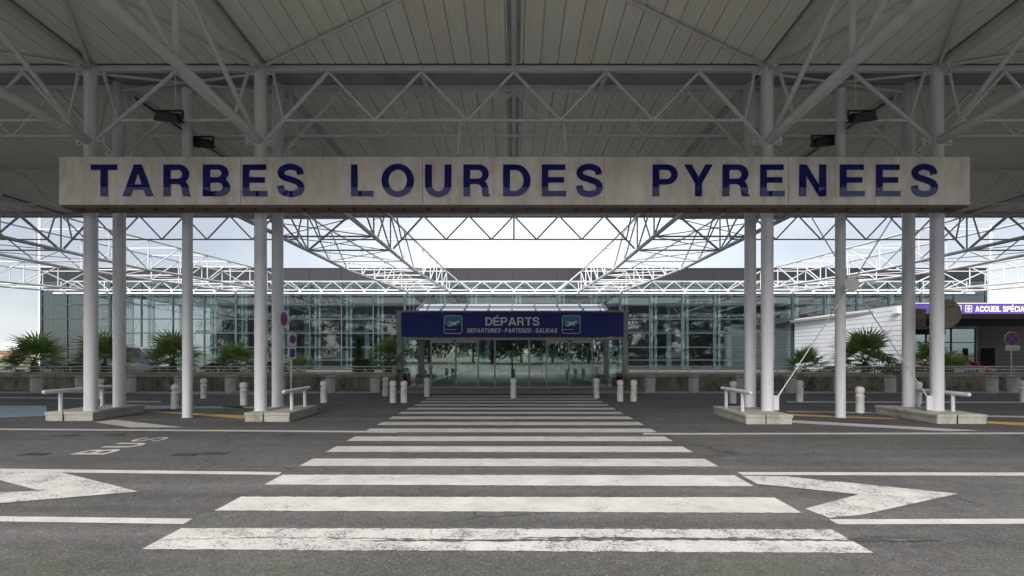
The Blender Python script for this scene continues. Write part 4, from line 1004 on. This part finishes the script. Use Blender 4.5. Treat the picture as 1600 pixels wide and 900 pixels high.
# ------------------------------------------------------------------ side building on the right
sb = thing('reception_building', 'low white clad side building with a purple ACCUEIL fascia at the right', 'building', (28, 42, 0))
XW, YA, YB = 27.5, 35.0, YG-.3
A = at(1242, 498, YB); B_ = at(1413, 475, YA)
def wall_boards(p0, p1, z0, z1, h, m, parent, gap=.03):
    d_ = Vector((p1[0]-p0[0], p1[1]-p0[1], 0)); L = d_.length; ang = math.atan2(d_.y, d_.x); n = round((z1-z0)/h); hh = (z1-z0)/n
    for i in range(n):
        for (q0, q1) in ((0, .49), (.505, .99)):
            o = box('wall_board', (0, 0, 0), (1, 1, 1), m, parent)
            o.scale = (L, .06, hh*(q1-q0)-(gap if q1 > .9 else .012)); o.rotation_euler = (0, 0, ang)
            o.location = Vector(((p0[0]+p1[0])/2, (p0[1]+p1[1])/2, z0+i*hh+hh*(q0+q1)/2))-base_of(parent)
    o = box('wall_backing', (0, 0, 0), (1, 1, 1), 'clad_joint', parent); nrm = Vector((-d_.y, d_.x, 0)).normalized()*(-.05 if d_.x*0+1 else .05)
    o.scale = (L-.02, .05, z1-z0-.02); o.rotation_euler = (0, 0, ang); o.location = Vector(((p0[0]+p1[0])/2, (p0[1]+p1[1])/2, (z0+z1)/2))+Vector((.05, .03, 0))-base_of(parent)
wall_boards((A.x, YB), (B_.x, YA), 0.0, 5.02, .70, 'clad_white', sb)
box('wall_end', (B_.x-.03, YA-.05, 0), (B_.x+.35, YA+.05, 5.03), 'clad_white', sb)
box('vent_box', (B_.x-.25, YA+.3, 4.45), (B_.x-.04, YA+.7, 4.8), 'clad_white', sb)
zf0, zf1 = at(0, 490.5, YA-.5).z, at(0, 475, YA-.5).z
XE = 46.0
bevel_block('fascia', [(B_.x+.1, YA-.5), (XE, YA-.5), (XE, YA-.3), (B_.x+.1, YA-.3)], zf0, zf1, .02, 'purple', sb).location = -sb.location
box('fascia_cap', (B_.x, YA-.55, zf1), (XE, YA+.2, zf1+.08), 'frame_grey', sb)
box('canopy_roof', (B_.x+.1, YA-.2, zf0+.3), (XE, YG-.4, zf0+.5), 'clad_grey', sb)
v = [(B_.x+.4, YA-.28, zf0-.02), (XE, YA-.28, zf0-.02), (XE, YA+1.4, zf0-.22), (B_.x+.4, YA+1.4, zf0-.22)]
obj('soffit_board', mesh_from('soffit_board', [Vector(q)-sb.location for q in v+[(a, b, c+.05) for a, b, c in v]], [(3, 2, 1, 0), (4, 5, 6, 7), (0, 1, 5, 4), (1, 2, 6, 5), (2, 3, 7, 6), (3, 0, 4, 7)]), 'clad_grey', sb, sb.location)
box('soffit_beam', (B_.x+.4, YA+1.5, zf0-.75), (XE, YA+1.8, zf0+.28), 'parapet', sb)
for k, (a, b) in enumerate(((1413, 1447), (1447, 1486), (1486, 1524))):
    xa_, xb_ = at(a, 0, 45).x, at(b, 0, 45).x
    for j in range(3): box('pane', (xa_+.05, 45, .1+j*1.25), (xb_-.05, 45.03, 1.3+j*1.25), 'teal_glass', sb)
    box('mullion', (xb_-.06, 44.95, 0), (xb_+.06, 45.08, 3.9), 'mullion', sb)
for j in range(4): box('transom', (at(1413, 0, 45).x, 44.97, .02+j*1.25), (at(1524, 0, 45).x, 45.06, .09+j*1.25), 'mullion', sb)
box('inner_wall', (30, 48, 0), (46, 48.3, 4.2), 'interior_grey', sb)
wall_boards((at(1524, 0, 45).x+.1, 44.9), (48, 41.5), 0.0, 4.0, .66, 'clad_grey', sb)
dpt = at(1542, 560, 44.0)
o = box('door', (dpt.x-.45, 43.85, 0), (dpt.x+.45, 43.95, 2.05), 'parapet', sb); o.rotation_euler.z = math.atan2(-3.4, 48-at(1524, 0, 45).x-.1)
ys_ = YA-.515
def sp_(px, py): q = at(px, py, YA-.5); q.y = ys_; return q
p0, p1 = sp_(1523.5, 487.2), sp_(1606, 478.4)
type_line('ACCUEIL SPÉCIAL', 'print_white', sb, p0, EX, EZ, p1.x-p0.x, p1.z-p0.z, track=.10, space=.30, ext=.006)
for cxp in (1513, 1496.5):
    c = sp_(cxp, 482.3); hw = 5.4/F*(YA-.5)
    ring('icon_border', rrect(c.x, c.z, hw, hw, .07), rrect(c.x, c.z, hw-.035, hw-.035, .05), ys_-.004, .006, 'print_white', sb)
    if cxp == 1513:
        k, w = hw*.62, hw*.22
        plate('icon_cross', [(c.x-w, c.z-k), (c.x+w, c.z-k), (c.x+w, c.z-w), (c.x+k, c.z-w), (c.x+k, c.z+w), (c.x+w, c.z+w), (c.x+w, c.z+k), (c.x-w, c.z+k), (c.x-w, c.z+w), (c.x-k, c.z+w), (c.x-k, c.z-w), (c.x-w, c.z-w)], ys_-.005, .005, 'print_white', sb)
    else:
        plate('icon_wheelchair', circle(c.x-.02, c.z-.06, hw*.45, 16), ys_-.005, .005, 'print_white', sb); plate('icon_head', circle(c.x-.03, c.z+.14, .04, 10), ys_-.006, .005, 'print_white', sb)

# ------------------------------------------------------------------ vehicles behind the planters
def car(x, y, rz, paintm, label, name='parked_car', van=False):
    t = local_thing(name, label, 'van' if van else 'car', (x, y, 0), rz)
    # stations along the length: (x, half width, z bottom, z shoulder), cabin roof profile
    if van: body = [(-2.3, .78, .35, .95), (-2.2, .92, .25, 1.05), (-1.2, .96, .22, 1.12), (.6, .96, .22, 1.10), (1.6, .95, .22, 1.02), (2.2, .88, .25, .85), (2.38, .70, .35, .70)]
    else: body = [(-2.1, .70, .38, .80), (-2.0, .84, .28, .92), (-1.1, .90, .22, .96), (.5, .90, .22, .94), (1.4, .88, .22, .86), (1.95, .80, .26, .72), (2.12, .62, .36, .60)]
    v = []; f = []; n = 8
    for (X, w, zb, zs) in body:
        m_ = (zb+zs)/2
        v += [(X, -w*.85, zb), (X, -w, m_-.05), (X, -w*.97, zs-.06), (X, -w*.86, zs), (X, w*.86, zs), (X, w*.97, zs-.06), (X, w, m_-.05), (X, w*.85, zb)]
    for i in range(len(body)-1):
        for j in range(n): f.append((i*n+j, i*n+(j+1) % n, (i+1)*n+(j+1) % n, (i+1)*n+j))
    f.append(tuple(range(n))[::-1]); f.append(tuple((len(body)-1)*n+j for j in range(n)))
    me = mesh_from('body', v, f, True); me.materials.append(MATS[paintm]); ob = obj('body', me, None, t); 
    md = ob.modifiers.new('s', 'SUBSURF'); md.levels = 2; md.render_levels = 2
    cab = [(-2.0, .80, 1.0), (-1.85, .76, 1.75), (-.2, .78, 1.98), (.75, .74, 1.90), (1.55, .80, 1.0)] if van else [(-1.75, .74, .92), (-1.0, .62, 1.33), (-.2, .63, 1.42), (.25, .61, 1.38), (1.05, .74, .90)]
    v = []; f = []
    for (X, w, z) in cab: v += [(X, -w, z), (X, w, z)]
    for (X, w, z) in cab: v += [(X, -w-.1, cab[0][2]-.06), (X, w+.1, cab[0][2]-.06)]
    k = len(cab); r_ = []
    gm = []
    for i in range(k-1):
        f.append((2*i, 2*i+2, 2*i+3, 2*i+1)); gm.append(1 if i == k-2 or (i == 0 and not van) else 0)
        f.append((2*i, 2*k+2*i, 2*k+2*i+2, 2*i+2)); gm.append(0 if van and i < k-3 else 1); f.append((2*i+1, 2*i+3, 2*k+2*i+3, 2*k+2*i+1)); gm.append(0 if van and i < k-3 else 1)
    me = mesh_from('cabin', v, f); me.materials.append(MATS[paintm]); me.materials.append(MATS['car_glass'])
    for p_, g2 in zip(me.polygons, gm): p_.material_index = g2
    cb_ = obj('cabin', me, None, t)
    for i in range(k-1):
        for s in (0, 1): tube('pillar', v[2*i+s], v[2*i+2+s], .035, paintm, cb_, 8)
    for X in (-1.3, 1.32):
        for s in (-1, 1):
            wh = tube('wheel', (X, s*.92, .31), (X, s*.72, .31), .31, 'tyre', t, 20); tube('rim', (X, s*.93, .31), (X, s*.90, .31), .19, 'rim', t, 16)
    xf = body[-2][0]-.02; zf = body[-2][3]-.10
    for s in (-1, 1):
        box('headlight', (xf-.02, s*.62-.16, zf-.06), (xf+.14, s*.62+.16, zf+.06), 'plate_white', ob); box('tail_light', (body[1][0]-.10, s*.66-.12, .70), (body[1][0]+.02, s*.66+.12, .86), 'lamp_red', ob)
        box('door_mirror', (.75, s*.98-.09, .95), (.90, s*.98+.09, 1.08), paintm, ob)
    return t
c = at(1484, 0, 31.0); car(c.x, 31.0, R(-4), 'car_red', 'red low car parked behind the railing before the reception building')
p0, p1 = at(1490, 583, YW+.16), at(1537, 575.3, YW+.16)
bd = thing('railing_board', 'small white board with dark marks fixed to the right railing below the red car', 'board', ((p0.x+p1.x)/2, YW+.16, p0.z))
bevel_block('board', [(p0.x, YW+.14), (p1.x, YW+.14), (p1.x, YW+.16), (p0.x, YW+.16)], p0.z, p1.z, .004, 'plate_white', bd).location = -bd.location
for k in range(4):
    x = p0.x+.45+k*.17; box('board_print', (x, YW+.134, p0.z+.05), (x+.11, YW+.139, p0.z+.10+.02*(k % 2)), 'black_metal', bd)
c = at(214, 0, 30.0); car(c.x, 30.0, R(0), 'car_white', 'white van parked behind the palms at the left', 'parked_van', True)

# ------------------------------------------------------------------ far left: airliner and a low tan building
pl = local_thing('airliner', 'white airliner parked far off at the left picture edge', 'airplane', (-212, 200, 0), R(8))
v = []; f = []; n = 16
ST = [(-14, .4, 3.9), (-11, 1.1, 3.4), (-6, 1.85, 2.8), (0, 1.98, 2.6), (14, 1.98, 2.6), (18, 1.7, 2.5), (20, 1.1, 2.35), (21, .25, 2.25)]
for (X, r_, z) in ST:
    for i in range(n): v.append((X, r_*math.cos(6.28319*i/n), z+1.1+r_*math.sin(6.28319*i/n)))
for j in range(len(ST)-1):
    for i in range(n): f.append((j*n+i, j*n+(i+1) % n, (j+1)*n+(i+1) % n, (j+1)*n+i))
me = mesh_from('fuselage', v, f, True); obj('fuselage', me, 'plane_white', pl)
plate('tail_fin', [(-14, 4.6), (-9, 5.2), (-12.5, 10.5), (-15, 10.5)], 0, .25, 'plane_blue', pl)
box('wing', (-2, -15, 2.7), (3, 15, 2.95), 'plane_white', pl)
for s in (-1, 1): tube('engine', (1, s*5, 2.0), (4.5, s*5, 2.0), .9, 'plane_white', pl, 16); tube('landing_gear', (0, s*3, 0), (0, s*3, 2.7), .15, 'black_metal', pl, 8); tube('wheel', (-.2, s*3-.3, .5), (-.2, s*3+.3, .5), .5, 'tyre', pl, 12)
tube('landing_gear', (16.5, 0, 0), (16.5, 0, 2), .12, 'black_metal', pl, 8)
for k in range(22): box('window', (-6+k*.95, -1.985, 4.0), (-5.6+k*.95, -1.93, 4.45), 'car_glass', pl)
hb = local_thing('hangar', 'low tan building under the airliner at the far left', 'building', at(10, 575, 120)*1, 0); hb.location = (-122, 120, 0)
box('wall', (-14, 0, 0), (12, 8, 1.5), 'brick_tan', hb); box('roof', (-14.3, -.3, 1.5), (12.3, 8.3, 1.7), 'brick_tan', hb)

# ------------------------------------------------------------------ trees across the street, mirrored in the glass
def tree(x, y, h, seed):
    rq = random.Random(seed); t = thing('street_tree', 'broad tree across the street, seen mirrored in the glass', 'tree', (x, y, 0), 'trees across the street mirrored in the facade')
    tr_ = lathe('trunk', [(.26, 0), (.20, .6), (.16, h*.35), (.12, h*.55), (.05, h*.8), (0, h*.82)], 'bark', t, (x, y, 0), 10)
    for k in range(5):
        a = k*1.3+rq.random(); tube('limb', (x, y, h*(.32+.06*k)), (x+math.cos(a)*h*.27, y+math.sin(a)*h*.27, h*(.58+.06*k)), .06, 'bark', t, 8)
    v = []; f = []
    cl = [Vector((rq.gauss(0, h*.21), rq.gauss(0, h*.21), h*rq.uniform(.10, .95))) for _ in range(48)]
    for c in cl:
        for _ in range(85):
            p = c+Vector((rq.gauss(0, h*.06), rq.gauss(0, h*.06), rq.gauss(0, h*.05))); nrm = Vector((rq.gauss(0, 1), rq.gauss(0, 1), rq.gauss(.3, 1))).normalized(); tv = nrm.orthogonal().normalized(); bv = nrm.cross(tv); q = rq.uniform(.16, .32)
            b = len(v); v += [p-tv*q, p+bv*q*.6, p+tv*q, p-bv*q*.6]; f.append((b, b+1, b+2, b+3))
    obj('crown', mesh_from('crown', v, f), 'leaf_dark', t, (x, y, 0))
rq_ = random.Random(5)
for k in range(30): tree(-80+k*5.5+rq_.uniform(-1.5, 1.5), -30-rq_.uniform(0, 12), rq_.uniform(8.5, 12), 40+k)
